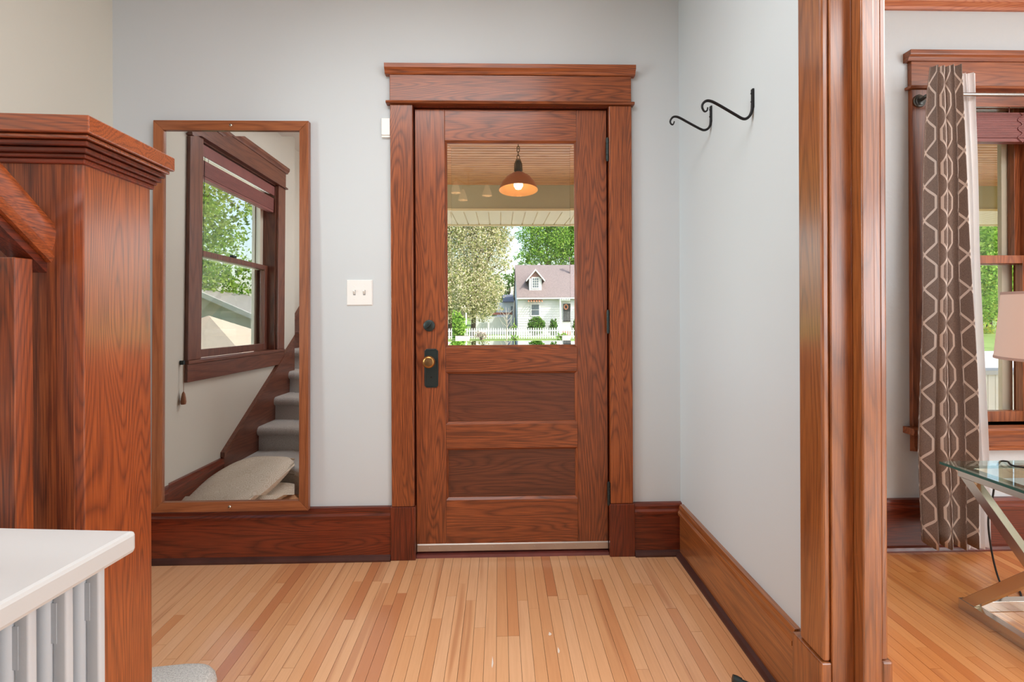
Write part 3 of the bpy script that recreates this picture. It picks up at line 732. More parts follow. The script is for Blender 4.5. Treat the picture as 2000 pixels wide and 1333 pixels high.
lerp = lambda pts: (lambda t: float(np.interp(t, [p[0] for p in pts], [p[1] for p in pts])))
YC = 2.203
o = obj('curtain_panel', drape(lerp([(0, 1.985), (.05, 1.975), (.3, 1.953), (.8, 1.930), (1, 1.943)]), lerp([(0, 2.103), (.3, 2.127), (.7, 2.159), (1, 2.172)]), 2.285, .085, YC, .026, 3.6, .95, .6, hem=1.0), trellis(), cu1, smooth=180)
sm_ = o.modifiers.new('thick', 'SOLIDIFY'); sm_.thickness = .0018
m = NT('white_sheer'); t = m.t; t.nodes.remove(m.b)
df = m.n('ShaderNodeBsdfDiffuse'); df.inputs[0].default_value = (.95, .95, .96, 1)
tl_ = m.n('ShaderNodeBsdfTranslucent'); tl_.inputs[0].default_value = (.96, .96, .96, 1)
tr = m.n('ShaderNodeBsdfTransparent')
a1 = m.n('ShaderNodeMixShader'); a1.inputs[0].default_value = .3; m.l(df.outputs[0], a1.inputs[1]); m.l(tl_.outputs[0], a1.inputs[2])
a2 = m.n('ShaderNodeMixShader'); a2.inputs[0].default_value = .04; m.l(a1.outputs[0], a2.inputs[1]); m.l(tr.outputs[0], a2.inputs[2]); m.l(a2.outputs[0], m.out.inputs[0])
SHEER = m.m
cu2 = thing('sheer_curtain', 'white sheer curtain hanging just right of the patterned one', 'curtain', (2.2, D-.07, .03))
obj('curtain_panel', drape(lerp([(0, 2.118), (.5, 2.17), (1, 2.19)]), lerp([(0, 2.262), (.3, 2.284), (.7, 2.310), (1, 2.338)]), 2.285, .035, 2.272, .012, 4.2, .5, 1.2), SHEER, cu2, smooth=180)
cr = thing('curtain_rod', 'silver curtain rod with a dark round end bracket', 'curtain rod', (2.0, D-.09, 2.17))
obj('rod', MB().tube([(2.05, 2.243, 2.172), (3.3, 2.243, 2.172)], .0085, 14), ROD, cr, smooth=40)
PEWT = plain('pewter', (104, 104, 100), .35, .8)
obj('return_arm', MB().tube(smooth_path([(2.028, D-.024, 2.172), (2.020, D-.06, 2.172), (2.012, 2.262, 2.172), (2.020, 2.245, 2.172), (2.05, 2.243, 2.172)], 5), .0085, 12), PEWT, cr, smooth=50)
obj('rosette', MB().lathe([(.030, D-.0222), (.031, D-.026), (.028, D-.030), (.023, D-.031), (.021, D-.035), (.015, D-.037), (.0001, D-.038)], (2.028, 0, 2.172), 28, 'Y'), PEWT, cr, smooth=40)

# ------------------------------------------------------------------ glass side table and lamp
tb = thing('side_table', 'glass-topped side table with crossed satin metal legs', 'table', (2.05, 1.6, 0))
tx0, tx1, ty0, ty1, tz = 1.742, 2.36, 1.30, 1.905, .566
gm = glass('table_glass', (.86, .95, .92, 1), 1.5)
gt = obj('glass_top', B(tx0, tx1, ty0, ty1, tz-.010, tz), gm, tb)
obj('glass_edge', MB().box(tx0-.0008, tx0, ty0, ty1, tz-.010, tz), plain('green_glass_edge', (40, 92, 80), .12), gt)
fx0, fx1, fy0, fy1 = 1.792, 2.33, 1.335, 1.880; bw_ = .040
zt_ = tz-.0105
for xx in (fx0, fx1-.032):
    obj('top_rail', B(xx, xx+.032, fy0, fy1, zt_-.040, zt_), CHROME, tb, bevel=.001)
    obj('bottom_rail', B(xx, xx+.032, fy0, fy1, 0, .040), CHROME, tb, bevel=.001)
    for s_ in (0, 1):
        ytop, ybot = ((fy1-.01, fy0+.01), (fy0+.01, fy1-.01))[s_]
        w_ = .026*(1 if ytop > ybot else -1)
        o_ = .0
        obj('cross_leg', MB().prism([(ytop, zt_-.0405), (ytop-2*w_, zt_-.0405), (ybot, .0405), (ybot+2*w_, .0405)], 'X', xx+.0008+.0004*s_, xx+.0312-.0004*s_), CHROME, tb, bevel=.001)
for yy in (fy0, fy1-.032):
    obj('cross_bar', B(fx0+.0325, fx1-.0325, yy, yy+.032, .0005, .0395), CHROME, tb, bevel=.001)
    obj('cross_bar', B(fx0+.0325, fx1-.0325, yy, yy+.032, zt_-.0395, zt_-.0005), CHROME, tb, bevel=.001)
lm = thing('table_lamp', 'table lamp with a pale pink drum shade on the glass table', 'lamp', (2.045, 1.70, tz))
SHD = NT('pink_linen_shade'); SHD.set(Base_Color=lin(232, 204, 190), Roughness=.85, Emission_Color=lin(255, 205, 175), Emission_Strength=.12, Transmission_Weight=0.0)
SHDm = SHD.m
c0 = (2.045, 1.70, 0)
so = obj('lamp_shade', MB().lathe([(.205, .985), (.184, 1.232), (.182, 1.232), (.203, .985), (.205, .985)], c0, 48, cap=False), SHDm, lm, smooth=60)
for z0, z1, r0, r1 in ((.984, .994, .2065, .2058), (1.224, 1.234, .1860, .1852)): obj('shade_trim', MB().lathe([(r0-.003, z0), (r0, z0), (r1, z1), (r1-.003, z1), (r0-.003, z0)], c0, 48, cap=False), plain('shade_tape', (206, 170, 156), .8), so, smooth=60)
obj('lamp_base', MB().lathe([(.07, tz), (.07, tz+.012), (.02, tz+.025), (.016, tz+.06), (.045, tz+.12), (.055, tz+.18), (.035, tz+.26), (.012, tz+.32), (.010, .95), (.012, 1.02)], c0, 28), CHROME, lm, smooth=50)
obj('bulb', MB().lathe([(.012, 1.02), (.016, 1.03), (.030, 1.07), (.028, 1.10), (.0001, 1.115)], c0, 16), emis('warm_bulb', (255, 214, 170), 6), lm, smooth=60)
lc = obj('power_cord', MB().tube(smooth_path([(2.03, 1.768, tz+.006), (1.985, 1.80, tz+.004), (1.962, 1.835, tz+.004), (1.985, 1.875, tz+.006), (1.99, 1.915, tz-.02), (1.985, 1.93, .42), (1.97, 1.935, .3), (1.99, 1.925, .12), (2.02, 1.90, .012), (2.1, 1.93, .006), (2.2, 2.05, .006)], 8), .0034, 8), plain('black_cord', (22, 24, 26), .5), lm, smooth=60)

# ------------------------------------------------------------------ hall chandelier behind the viewer (its bulbs mirror in the door glass)
ch = thing('hall_chandelier', 'small hall ceiling light with bell glass shades, mirrored in the door pane', 'ceiling lamp', (-.34, -.78, H))
obj('canopy', MB().lathe([(.06, H-.001), (.055, H-.02), (.02, H-.035), (.008, H-.04), (.008, H-.16), (.022, H-.175), (.022, H-.20), (.0001, H-.21)], (-.34, -.78, 0), 24), BRASS, ch, smooth=45)
BELL = NT('frosted_bell_glass'); BELL.set(Base_Color=(.95, .9, .85, 1), Roughness=.4, Emission_Color=lin(255, 190, 130), Emission_Strength=1.3); BELLm = BELL.m
for a in (math.radians(8), math.radians(128), math.radians(248)):
    cx, cy = -.34 + .21*math.cos(a), -.78 + .21*math.sin(a)
    ar = obj('arm', MB().tube(smooth_path([(-.34, -.78, H-.19), (-.34+.1*math.cos(a), -.78+.1*math.sin(a), H-.17), (cx, cy, H-.15), (cx, cy, H-.19)], 5), .006, 8), BRASS, ch, smooth=50)
    obj('bell_shade', MB().lathe([(.018, 0), (.022, -.02), (.034, -.05), (.050, -.09), (.056, -.125)], (cx, cy, H-.185), 24, cap=False), BELLm, ar, smooth=50)
    obj('bulb', MB().lathe([(.010, -.02), (.018, -.04), (.024, -.068), (.016, -.088), (.0001, -.094)], (cx, cy, H-.185), 14), emis('hall_bulb', (255, 205, 150), 90), ar, smooth=60)

# ================================================================== outside: porch
CREAM = plain('cream_porch_paint', (236, 212, 166), .55)
TAUPE = plain('beam_paint', (184, 170, 136), .6)
BEAD = wood('X', tone='porch_board', light=(236, 172, 116), mid=(216, 146, 92), dark=(140, 90, 56), ring=5, rough=.5, coat=.1)
pc = struct('porch_ceiling', 'brown beadboard porch ceiling')
obj('roof_deck', B(-4.2, 9.2, D+.16, 6.0, 2.47, 2.62), DARK, pc)
PB = .066; bb = None; y = D+.17
while y < 5.04:
    if bb is None:
        bb = obj('ceiling_board', MB().prism([(-PB/2+.005, .018), (-PB/2+.005, .005), (-PB/2+.009, 0), (PB/2-.009, 0), (PB/2-.005, .005), (PB/2-.005, .018)], 'X', -4.2, 9.2), BEAD, pc)
        bb.location = (0, y+PB/2, 2.45)
    else:
        o = bb.copy(); COL.objects.link(o); o.location = (0, y+PB/2, 2.45)
    y += PB
smesh('porch_beam', MB().box(-4.2, 9.2, 5.05, 5.24, 2.205, 2.468), TAUPE, 'plain taupe porch beam above the steps')
sf = struct('porch_soffit', 'cream panelled soffit under the porch eave')
obj('inner_trim', B(-4.2, 9.2, 5.03, 5.10, 2.182, 2.204), CREAM, sf)
obj('fascia', B(-4.2, 9.2, 5.895, 5.93, 2.172, 2.46), CREAM, sf)
pn = None; PP = .128; x = -2.6
while x < 8.6:
    if pn is None:
        pn = obj('soffit_panel', MB().prism([(-PP/2, .010), (-PP/2, 0), (-PP/2+.004, -.004), (PP/2-.012, -.004), (PP/2-.006, .006), (PP/2, .006), (PP/2, .010)], 'Y', 5.10, 5.894), CREAM, sf); pn.location = (x, 0, 2.19)
    else:
        o = pn.copy(); COL.objects.link(o); o.location = (x, 0, 2.19)
    x += PP
smesh('porch_floor', B(-4.2, 9.2, D+.16, 5.25, -.22, -.12), plain('porch_grey', (196, 186, 172), .6))
PWHT = plain('white_porch_paint', (232, 230, 222), .5)
kw = struct('porch_wall', 'low white boarded porch wall outside the living room window')
obj('wall_core', B(1.1, 9.2, 5.09, 5.20, -.22, .46), PWHT, kw)
obj('cap_rail', B(1.06, 9.2, 5.03, 5.26, .4605, .505), plain('cap_grey', (190, 194, 198), .5), kw)
vb = None
for k in range(95):
    if vb is None:
        vb = obj('wainscot_board', MB().prism([(-.040, .010), (-.040, .004), (-.036, 0), (.036, 0), (.040, .004), (.040, .010)], 'Z', -.12, .46), PWHT, kw); vb.location = (1.14, 5.079, 0)
    else:
        o = vb.copy(); COL.objects.link(o); o.location = (1.14 + k*.0815, 5.079, 0)
# porch pendant
px_, py_ = .135, 3.40
pd = thing('porch_pendant', 'copper dome pendant lamp hanging on a chain over the porch', 'pendant lamp', (px_, py_, 1.99))
DOME = plain('copper_dome', (196, 122, 76), .4, .15)
TILT = Matrix.Translation((px_, py_, 2.125)) @ Matrix.Rotation(math.radians(-6), 4, 'X') @ Matrix.Translation((-px_, -py_, -2.125))
dm = obj('dome_shade', MB().lathe([(.020, 2.125), (.045, 2.112), (.082, 2.086), (.112, 2.050), (.130, 2.012), (.1345, 1.996)], (px_, py_, 0), 36, cap=False).xf(TILT), DOME, pd, smooth=60)
obj('shade_lining', MB().lathe([(.018, 2.119), (.043, 2.106), (.080, 2.081), (.109, 2.047), (.127, 2.011), (.1340, 1.9955)], (px_, py_, 0), 36, cap=False).xf(TILT), plain('cream_enamel', (228, 172, 110), .45), dm, smooth=60)
obj('socket', MB().lathe([(.024, 2.122), (.026, 2.135), (.021, 2.150), (.018, 2.185), (.010, 2.205), (.004, 2.21)], (px_, py_, 0), 20), DKMET, pd, smooth=50)
for a in (0, math.pi): obj('yoke', MB().tube([(px_+.026*math.cos(a), py_, 2.13), (px_+.024*math.cos(a), py_, 2.18), (px_+.010*math.cos(a), py_, 2.215)], .004, 8), plain('antique_brass', (120, 96, 58), .35, .8), pd, smooth=60)
obj('bulb', MB().lathe([(.014, 2.085), (.018, 2.07), (.030, 2.045), (.031, 2.025), (.020, 2.006), (.0001, 2.0)], (px_, py_, 0), 18).xf(TILT), emis('porch_bulb', (255, 226, 190), 7), pd, smooth=60)
z = 2.217; k = 0
while z < 2.44:
    pts = [(math.cos(a)*.009, math.sin(a)*.016) for a in [2*math.pi*i/14 for i in range(14)]]
    L_ = [(px_+u, py_, z+.012+v) if k % 2 == 0 else (px_, py_+u, z+.012+v) for u, v in pts]
    obj('chain_link', MB().tube(L_, .0026, 6, True), plain('antique_brass', (120, 96, 58)), pd, smooth=60)
    z += .0235; k += 1
obj('ceiling_canopy', MB().lathe([(.0001, 2.425), (.02, 2.427), (.05, 2.440), (.055, 2.4495)], (px_, py_, 0), 20), DKMET, pd, smooth=45)
pl_ = bpy.data.lights.new('porch_bulb_light', 'SPOT'); pl_.spot_size = math.radians(165); pl_.spot_blend = .3; pl_.energy = 90; pl_.color = (1, .78, .5); pl_.shadow_soft_size = .03
plo = bpy.data.objects.new('porch_bulb_light', pl_); COL.objects.link(plo); plo.location = (px_, py_, 1.985)

# ================================================================== outside: ground and street
def EX(px, Y): return (px - 977)/960.*Y*1.0
def EZ(py, Y): return CAM_Z + (603 - py)/960.*Y
GZ = -1.22
def grassmat():
    m = NT('lawn'); co = m.objco(False); n_ = m.noise(co, .8, 5); n2 = m.noise(co, 30, 2)
    c = m.ramp(m.math('ADD', m.math('MULTIPLY', n_, .6), m.math('MULTIPLY', n2, .4)), [(.3, lin(100, 122, 62)), (.7, lin(146, 168, 98))])
    m.l(c, m.b.inputs['Base Color']); m.set(Roughness=.9, Specular_IOR_Level=.1); return m.m
smesh('ground', B(-90, 110, -60, 130, GZ-.3, GZ), grassmat(), 'green lawn around the houses')
CONC = plain('pale_concrete', (206, 204, 200), .8, var=.12)
smesh('street', B(-90, 110, 15.5, 25.5, GZ+.001, GZ+.02), CONC, 'pale street in front of the porch')
smesh('bounce_slab', B(-3.5, 12, 6.2, 15.49, GZ+.001, GZ+.03), CONC, 'unseen pale slab added before the porch to bounce light')  # added slab out of view, throws neutral light up into the porch
smesh('sidewalk', B(-9, 14, 32.2, 35.4, GZ+.001, GZ+.03), CONC, 'pale pavement in front of the picket fence')

# ------------------------------------------------------------------ foliage
def leafmat(name, cols):
    m = NT(name); g = m.n('ShaderNodeNewGeometry').outputs['Random Per Island']
    c = m.ramp(g, [(i/max(1, len(cols)-1), lin(*q_)) for i, q_ in enumerate(cols)])
    t = m.t; t.nodes.remove(m.b)
    df = m.n('ShaderNodeBsdfDiffuse'); tr_ = m.n('ShaderNodeBsdfTranslucent'); m.l(c, df.inputs[0]); m.l(c, tr_.inputs[0])
    mx = m.n('ShaderNodeMixShader'); mx.inputs[0].default_value = .4; m.l(df.outputs[0], mx.inputs[1]); m.l(tr_.outputs[0], mx.inputs[2]); m.l(mx.outputs[0], m.out.inputs[0])
    return m.m
LCREAM = leafmat('cream_green_leaves', [(96,116,58), (150,162,96), (196,190,140), (226,214,180), (238,228,206), (176,178,112)])
LGREEN = leafmat('bright_green_leaves', [(70,112,40), (112,158,58), (150,190,80), (190,214,110), (132,172,72)])
LDARK = leafmat('deep_green_leaves', [(48,82,36), (84,124,52), (120,156,72), (96,140,56)])
LYEL = leafmat('yellow_green_leaves', [(110,150,56), (170,190,84), (222,206,96), (140,176,74), (196,206,110)])
BARK = plain('bark', (92, 78, 66), .9, var=.4)
PALEB = plain('pale_bark', (176, 166, 150), .9)
def foliage(blobs, n, size, seed):
    r_ = np.random.default_rng(seed); P = []
    vol = np.array([b_[3]*b_[4]*b_[5] for b_ in blobs]); vol = vol/vol.sum()
    for b_, f_ in zip(blobs, vol):
        k = max(20, int(n*f_)); d_ = r_.normal(size=(k, 3)); d_ /= np.linalg.norm(d_, axis=1)[:, None]
        # leaves gather in small sprays through the blob
        ns = max(10, k//12); sd = r_.normal(size=(ns, 3)); sd /= np.linalg.norm(sd, axis=1)[:, None]; sr = r_.random(ns)**.42
        ctr = sd*sr[:, None]; pick = r_.integers(0, ns, k)
        p = ctr[pick] + d_*(r_.random(k)**.5)[:, None]*.21
        P.append(p*np.array(b_[3:6]) + np.array(b_[0:3]))
    P = np.concatenate(P); k = len(P)
    u = r_.normal(size=(k, 3)); u /= np.linalg.norm(u, axis=1)[:, None]
    v = np.cross(u, r_.normal(size=(k, 3))); v /= np.linalg.norm(v, axis=1)[:, None]
    s_ = size*(.6 + .8*r_.random(k))[:, None]
    V = np.stack([P - u*s_, P - v*s_*.55, P + u*s_, P + v*s_*.55], axis=1).reshape(-1, 3)
    return V, k
def leaf_obj(name, blobs, n, size, seed, mat, parent):
    V, k = foliage(blobs, n, size, seed); g = org_of(parent)
    me = bpy.data.meshes.new(name); me.vertices.add(4*k); me.vertices.foreach_set('co', (V - np.array(g)).astype(np.float32).ravel())
    me.loops.add(4*k); me.loops.foreach_set('vertex_index', np.arange(4*k, dtype=np.int32))
    me.polygons.add(k); me.polygons.foreach_set('loop_start', np.arange(0, 4*k, 4, dtype=np.int32))
    me.update(calc_edges=True); o = link_mesh(name, me, mat, parent); o['kind'] = 'stuff'; return o
def tree(name, label, base, top, blobs, n, size, mat, tr=.16, bark=None, group=None, seed=1, cat='tree'):
    t = thing(name, label, cat, base, None, group)
    bx_, by_, bz_ = base; r_ = random.Random(seed)
    cx, cy, cz = top
    obj('trunk', MB().tube([(bx_, by_, bz_-.05), (bx_+(cx-bx_)*.3, by_, bz_+(cz-bz_)*.4), (cx, cy, cz)], [tr, tr*.8, tr*.35], 8), bark or BARK, t, smooth=60)
    br = MB()
    for b_ in blobs:
        for q_ in range(2):
            e = (b_[0]+r_.uniform(-.5, .5)*b_[3], b_[1]+r_.uniform(-.4, .4)*b_[4], b_[2]+r_.uniform(-.2, .6)*b_[5])
            f_ = r_.uniform(.45, .9); s0 = (bx_+(cx-bx_)*f_, by_+(cy-by_)*f_, bz_+(cz-bz_)*f_)
            br.tube([s0, ((s0[0]+e[0])/2, (s0[1]+e[1])/2, (s0[2]+e[2])/2+.2), e], [tr*.4, tr*.25, tr*.08], 6)
    obj('branches', br, bark or BARK, t, smooth=60)
    leaf_obj('foliage', blobs, n, size, seed, mat, t)
    return t
def bush(label, px, py0, py1, wpx, Y, mat, n=500, seed=3, cat='bush', size=.09):
    x = EX(px, Y); z0 = GZ; z1 = EZ(py0, Y); rx = wpx/960.*Y/2; zc = (GZ+z1)/2
    t = thing('garden_bush', label, cat, (x, Y, z0))
    st_ = MB()
    for k in range(5): st_.tube([(x, Y, z0), (x+(k-2)*rx*.3, Y+.1*(k % 2), z1-.15)], .025, 5)
    obj('stems', st_, BARK, t)
    leaf_obj('foliage', [(x, Y, zc, rx, max(.4, rx*.7), (z1-zc)*1.0)], n, size, seed, mat, t)

tree('blossoming_tree', 'tall cream-blossomed tree left in the door pane', (EX(925, 41), 41, GZ), (EX(935, 41), 41, 5.5),
     [(EX(925,41), 41, EZ(480,41), 2.9, 2.2, 3.2), (EX(965,41), 41, EZ(455,41), 1.3, 1.5, 2.0), (EX(905,40), 40, EZ(560,40), 2.6, 2.0, 2.2), (EX(950,40), 40, EZ(560,40), 1.7, 1.6, 1.9), (EX(880,41), 41, EZ(420,41), 2.6, 2, 3.0), (EX(945,41), 41, EZ(410,41), 2.2, 2, 2.0), (EX(988,40), 40, EZ(515,40), .75, .8, 1.0), (EX(985,41), 41, EZ(470,41), .9, 1.2, 1.3), (EX(992,41), 41, EZ(436,41), .8, 1.2, .8), (EX(915,40), 40, EZ(605,40), 2.3, 1.6, 1.1), (EX(962,40), 40, EZ(596,40), 1.0, 1.0, .9)], 56000, .08, LCREAM, .22, seed=11)
tree('shade_tree', 'bright green tree rising behind the grey roof', (EX(1075, 62), 62, GZ), (EX(1070, 62), 62, 9),
     [(EX(1085,62), 62, EZ(480,62), 3.8, 2.5, 3.2), (EX(1110,62), 62, EZ(440,62), 3.4, 2.5, 3.6), (EX(1045,62), 62, EZ(450,62), 2.3, 2, 2.6), (EX(1035,62), 62, EZ(500,62), 1.8, 1.6, 1.5), (EX(1140,62), 62, EZ(490,62), 3.4, 2.2, 3.4), (EX(1075,62), 62, EZ(410,62), 4, 2, 2.4)], 34000, .12, LGREEN, .3, seed=12)
tree('garden_tree', 'deep green tree half hidden behind the blossoming tree', (EX(995, 70), 70, GZ), (EX(998, 70), 70, 4.4),
     [(EX(1000,70), 70, EZ(548,70), 1.5, 1.4, 1.7), (EX(930,70), 70, EZ(575,70), 5.5, 2, 3.4), (EX(870,70), 70, EZ(560,70), 5, 2, 4.6)], 9000, .17, LDARK, .2, seed=13)
bush('bright green shrub left of the picket fence', 896, 604, 655, 34, 37.2, LGREEN, 2200, 21)
bush('rounded green bush under the house window', 1049, 619, 639, 34, 42.6, LDARK, 2200, 22)
bush('small dark bush beside the house steps', 1082, 624, 640, 18, 42.6, LDARK, 1000, 23)
bush('bright low shrub in front of the fence at the right', 1099, 651, 667, 26, 37.0, LGREEN, 600, 24, size=.06)
bush('low green plant in front of the middle of the fence', 1008, 655, 667, 16, 37.0, LGREEN, 350, 25, size=.05)
bush('leafy green shrub rising behind the middle of the fence', 1004, 632, 652, 15, 38.6, LGREEN, 350, 26, size=.06)
bush('pinkish flowering shrub at the left of the fence', 941, 646, 668, 26, 37.3, leafmat('pink_blossom', [(150,140,110), (214,190,180), (232,214,206), (120,130,80)]), 450, 27, size=.05)
bt = thing('young_tree', 'thin bare young tree standing before the fence', 'tree', (EX(991, 37.2), 37.2, GZ))
x0 = EX(991, 37.2)
obj('trunk', MB().tube([(x0, 37.2, GZ), (x0+.03, 37.2, EZ(630, 37.2)), (x0-.05, 37.2, EZ(600, 37.2))], [.05, .035, .012], 7), PALEB, bt, smooth=60)
tb_ = MB()
for k in range(14):
    z0 = EZ(648, 37.2) + k*.09; a = 2.4*k
    tb_.tube([(x0, 37.2, z0), (x0+.45*math.cos(a), 37.2+.45*math.sin(a), z0+.45), (x0+.6*math.cos(a), 37.2+.6*math.sin(a), z0+.8)], [.018, .010, .004], 5)
obj('twigs', tb_, PALEB, bt)

# ------------------------------------------------------------------ picket fence
FW = plain('white_fence_paint', (214, 213, 210), .6)
FY = 38.0; fz0, fz1 = GZ, EZ(640.5, FY)
fe = thing('picket_fence', 'white picket fence across the street', 'fence', (1, FY, GZ))
pk = None; x = EX(868, FY); k = 0
while x < EX(1150, FY):
    if abs(x - EX(881, FY)) > .22:
        if pk is None:
            pk = obj('picket', MB().prism([(-.048, fz0+.06), (.048, fz0+.06), (.048, fz1-.07), (0, fz1), (-.048, fz1-.07)], 'Y', -.012, .012), FW, fe); pk.location = (x-1, 0, 0-0)
            pk.data.transform(Matrix.Translation((1, FY, 0)))
        else:
            o = pk.copy(); COL.objects.link(o); o.location = (x-1, 0, 0)
    x += .183
for zz in (fz0+.20, fz1-.28): obj('rail', B(EX(868, FY), EX(1150, FY), FY+.013, FY+.05, zz, zz+.08), FW, fe)
for px, py in ((875, 608), (912, 611), (1093, 636)): obj('post', B(EX(px, FY)-.05, EX(px, FY)+.05, FY+.052, FY+.15, fz0, EZ(py, FY)), FW, fe)

# ------------------------------------------------------------------ house across the street
SIDE = plain('white_siding', (212, 211, 209), .6)
ROOFM = plain('brown_grey_shingle', (136, 122, 118), .9, var=.3, bump=(30, .6, .02))
DGLASS = plain('dark_window_glass', (92, 104, 112), .12)
HY = 44.0
def laps(x0, x1, z0, z1, Y, p=.16):
    mb = MB(); z = z0
    while z < z1 - .01:
        zz = min(z+p, z1); mb.add([(x0,Y-.028,z),(x1,Y-.028,z),(x1,Y,z),(x0,Y,z),(x0,Y-.004,zz),(x1,Y-.004,zz),(x1,Y,zz),(x0,Y,zz)], [(0,3,2,1),(4,5,6,7),(0,1,5,4),(1,2,6,5),(2,3,7,6),(3,0,4,7)]); z = zz
    return mb
hs = thing('white_house', 'white clapboard house with brown-grey roof and gabled dormer', 'house', (6, HY, GZ))
hx0, hx1 = EX(1013, HY), 12.5; ez = EZ(583.5, HY); ry = 48.6; rz = EZ(518, 48.6)
obj('siding', laps(hx0, hx1, GZ, ez-.02, HY, .21), SIDE, hs)
obj('wall_core', B(hx0, hx1, HY+.0005, 53.2, GZ, ez), SIDE, hs)
def roof_plane(x0, x1, ya_, za_, yb_, zb_, th=.14):
    return MB().add([(x0,ya_,za_),(x1,ya_,za_),(x1,yb_,zb_),(x0,yb_,zb_),(x0,ya_,za_+th),(x1,ya_,za_+th),(x1,yb_,zb_+th),(x0,yb_,zb_+th)], [(0,3,2,1),(4,5,6,7),(0,1,5,4),(1,2,6,5),(2,3,7,6),(3,0,4,7)])
obj('roof_front', roof_plane(hx0-.1, hx1+.2, HY-.35, ez-.02, ry, rz-.14), ROOFM, hs)
obj('roof_back', roof_plane(hx0-.1, hx1+.2, ry+.001, rz-.14, 53.6, ez-.02), ROOFM, hs)
obj('gable_wall', MB().prism([(HY, ez), (53.2, ez), (ry, rz-.2)], 'X', hx0+.01, hx0+.06), SIDE, hs)
obj('gutter', B(hx0-.1, hx1+.2, HY-.42, HY-.3505, ez-.06, ez+.06), FW, hs)
dx0, dx1, DY = EX(1035.5, 44.6), EX(1060, 44.6), 44.6; dz0, dz1, dzp = EZ(567.5, DY), EZ(544, DY), EZ(529.5, DY)
dmr = obj('dormer', B(dx0, dx1, DY, DY+2.2, dz0, dz1), SIDE, hs)
obj('dormer_gable', MB().prism([(dx0, dz1), (dx1, dz1), ((dx0+dx1)/2, dzp)], 'Y', DY, DY+2.4), plain('dormer_brown', (150, 112, 104), .8), dmr)
xm = (dx0+dx1)/2
for s_ in (-1, 1):
    xe = xm + s_*((dx1-dx0)/2 + .28); slope = (dzp-dz1)/((dx1-dx0)/2); ze = dz1 - slope*.28
    obj('dormer_roof', MB().prism([(xm, dzp+.02), (xe, ze+.02), (xe, ze+.16), (xm, dzp+.16)], 'Y', DY-.2, DY+3.0), ROOFM, dmr)
    obj('barge_board', MB().prism([(xm, dzp+.0), (xe, ze), (xe, ze+.17), (xm, dzp+.17)], 'Y', DY-.26, DY-.2005), FW, dmr)
def hwin(px0, px1, py0, py1, Y, parent, grid=(2, 2), fr_=.07):
    a, b_, c, e = EX(px0, Y), EX(px1, Y), EZ(py1, Y), EZ(py0, Y)
    f_ = obj('window', B(a-fr_, b_+fr_, Y-.05, Y+.02, c-fr_, e+fr_), FW, parent)
    for i in range(grid[0]):
        for j in range(grid[1]):
            w__ = (b_-a)/grid[0]; h__ = (e-c)/grid[1]
            obj('pane', B(a+i*w__+.02, a+(i+1)*w__-.02, Y-.057, Y-.049, c+j*h__+.02, c+(j+1)*h__-.02), DGLASS, f_ if parent is hs else parent)
    return f_
hwin(1042, 1054, 543.5, 562.5, DY, dmr, (3, 4), .09)
hwin(1039.5, 1055, 595, 616.5, HY-.02, hs, (1, 2), .08)
# slatted awnings over the window and over the door
TERR = plain('terracotta_wood', (196, 128, 96), .7)
aw = obj('window_awning', B(EX(1033, HY), EX(1060, HY), HY-.12, HY-.06, EZ(588, HY), EZ(586.5, HY)), TERR, hs)
for k in range(6):
    xk = EX(1033.5, HY) + k*(EX(1059.5, HY)-EX(1033.5, HY))/5
    obj('awning_slat', MB().prism([(HY-.06, EZ(588, HY)), (HY-.75, EZ(590.5, HY)), (HY-.75, EZ(589.3, HY)), (HY-.06, EZ(586.5, HY))], 'X', xk-.05, xk+.05), TERR, aw)
pg = obj('door_pergola', MB().box(EX(1091, HY), EX(1127, HY), HY-1.45, HY-1.36, EZ(588.5, HY), EZ(586.5, HY)), FW, hs)
for k in range(9):
    xk = EX(1092, HY) + k*(EX(1127, HY)-EX(1092, HY))/8
    obj('pergola_slat', B(xk-.035, xk+.035, HY-1.6, HY-.05, EZ(586.4, HY), EZ(584, HY)), FW, pg)
for px in (1092.5, 1120): obj('pergola_post', B(EX(px, HY)-.06, EX(px, HY)+.06, HY-1.46, HY-1.35, GZ, EZ(588.6, HY)), FW, hs)
dr = obj('house_door', B(EX(1102, HY), EX(1116.5, HY), HY-.09, HY-.03, EZ(629, HY), EZ(594, HY)), plain('black_security_door', (36, 36, 38), .5), hs)
obj('door_wreath', MB().tube([(EX(1107, HY)+.16*math.cos(a), HY-.12, EZ(600.5, HY)+.2*math.sin(a)) for a in [2*math.pi*i/16 for i in range(16)]], .06, 7, True), TERR, dr)
for k in range(5): obj('door_bar', B(EX(1103+k*3, HY), EX(1103.7+k*3, HY), HY-.11, HY-.091, EZ(627, HY), EZ(609, HY)), plain('door_scroll_grey', (150, 150, 152), .5), dr)
for k in range(3): obj('door_step', B(EX(1096, HY), EX(1121, HY), HY-1.2+.3*k, HY-.03, GZ+.16*k if k else GZ, GZ+.16*(k+1)), plain('brick_orange', (188, 138, 112), .8), hs)
ci = EX(1118, 47); obj('chimney_pipe', MB().lathe([(.12, EZ(526, 47)-.6), (.12, EZ(506, 47)), (.2, EZ(506, 47)), (.2, EZ(503, 47)), (.0001, EZ(502, 47))], (ci, 47.2, 0), 14), plain('pipe_pinkish', (186, 150, 140), .6), hs, smooth=50)
rh = thing('rear_wing', 'low white wing with dark roof left of the white house', 'house', (0, 50, GZ))
obj('walls', B(EX(972, 50), 1.5, 50, 54, GZ, EZ(591, 50)), SIDE, rh)
obj('roof', MB().prism([(49.6, EZ(591, 50)), (49.6, EZ(589, 50)), (54, EZ(576, 54)), (54.4, EZ(591, 50))], 'X', EX(984, 50), 1.50), plain('slate_roof', (92, 96, 108), .8), rh)
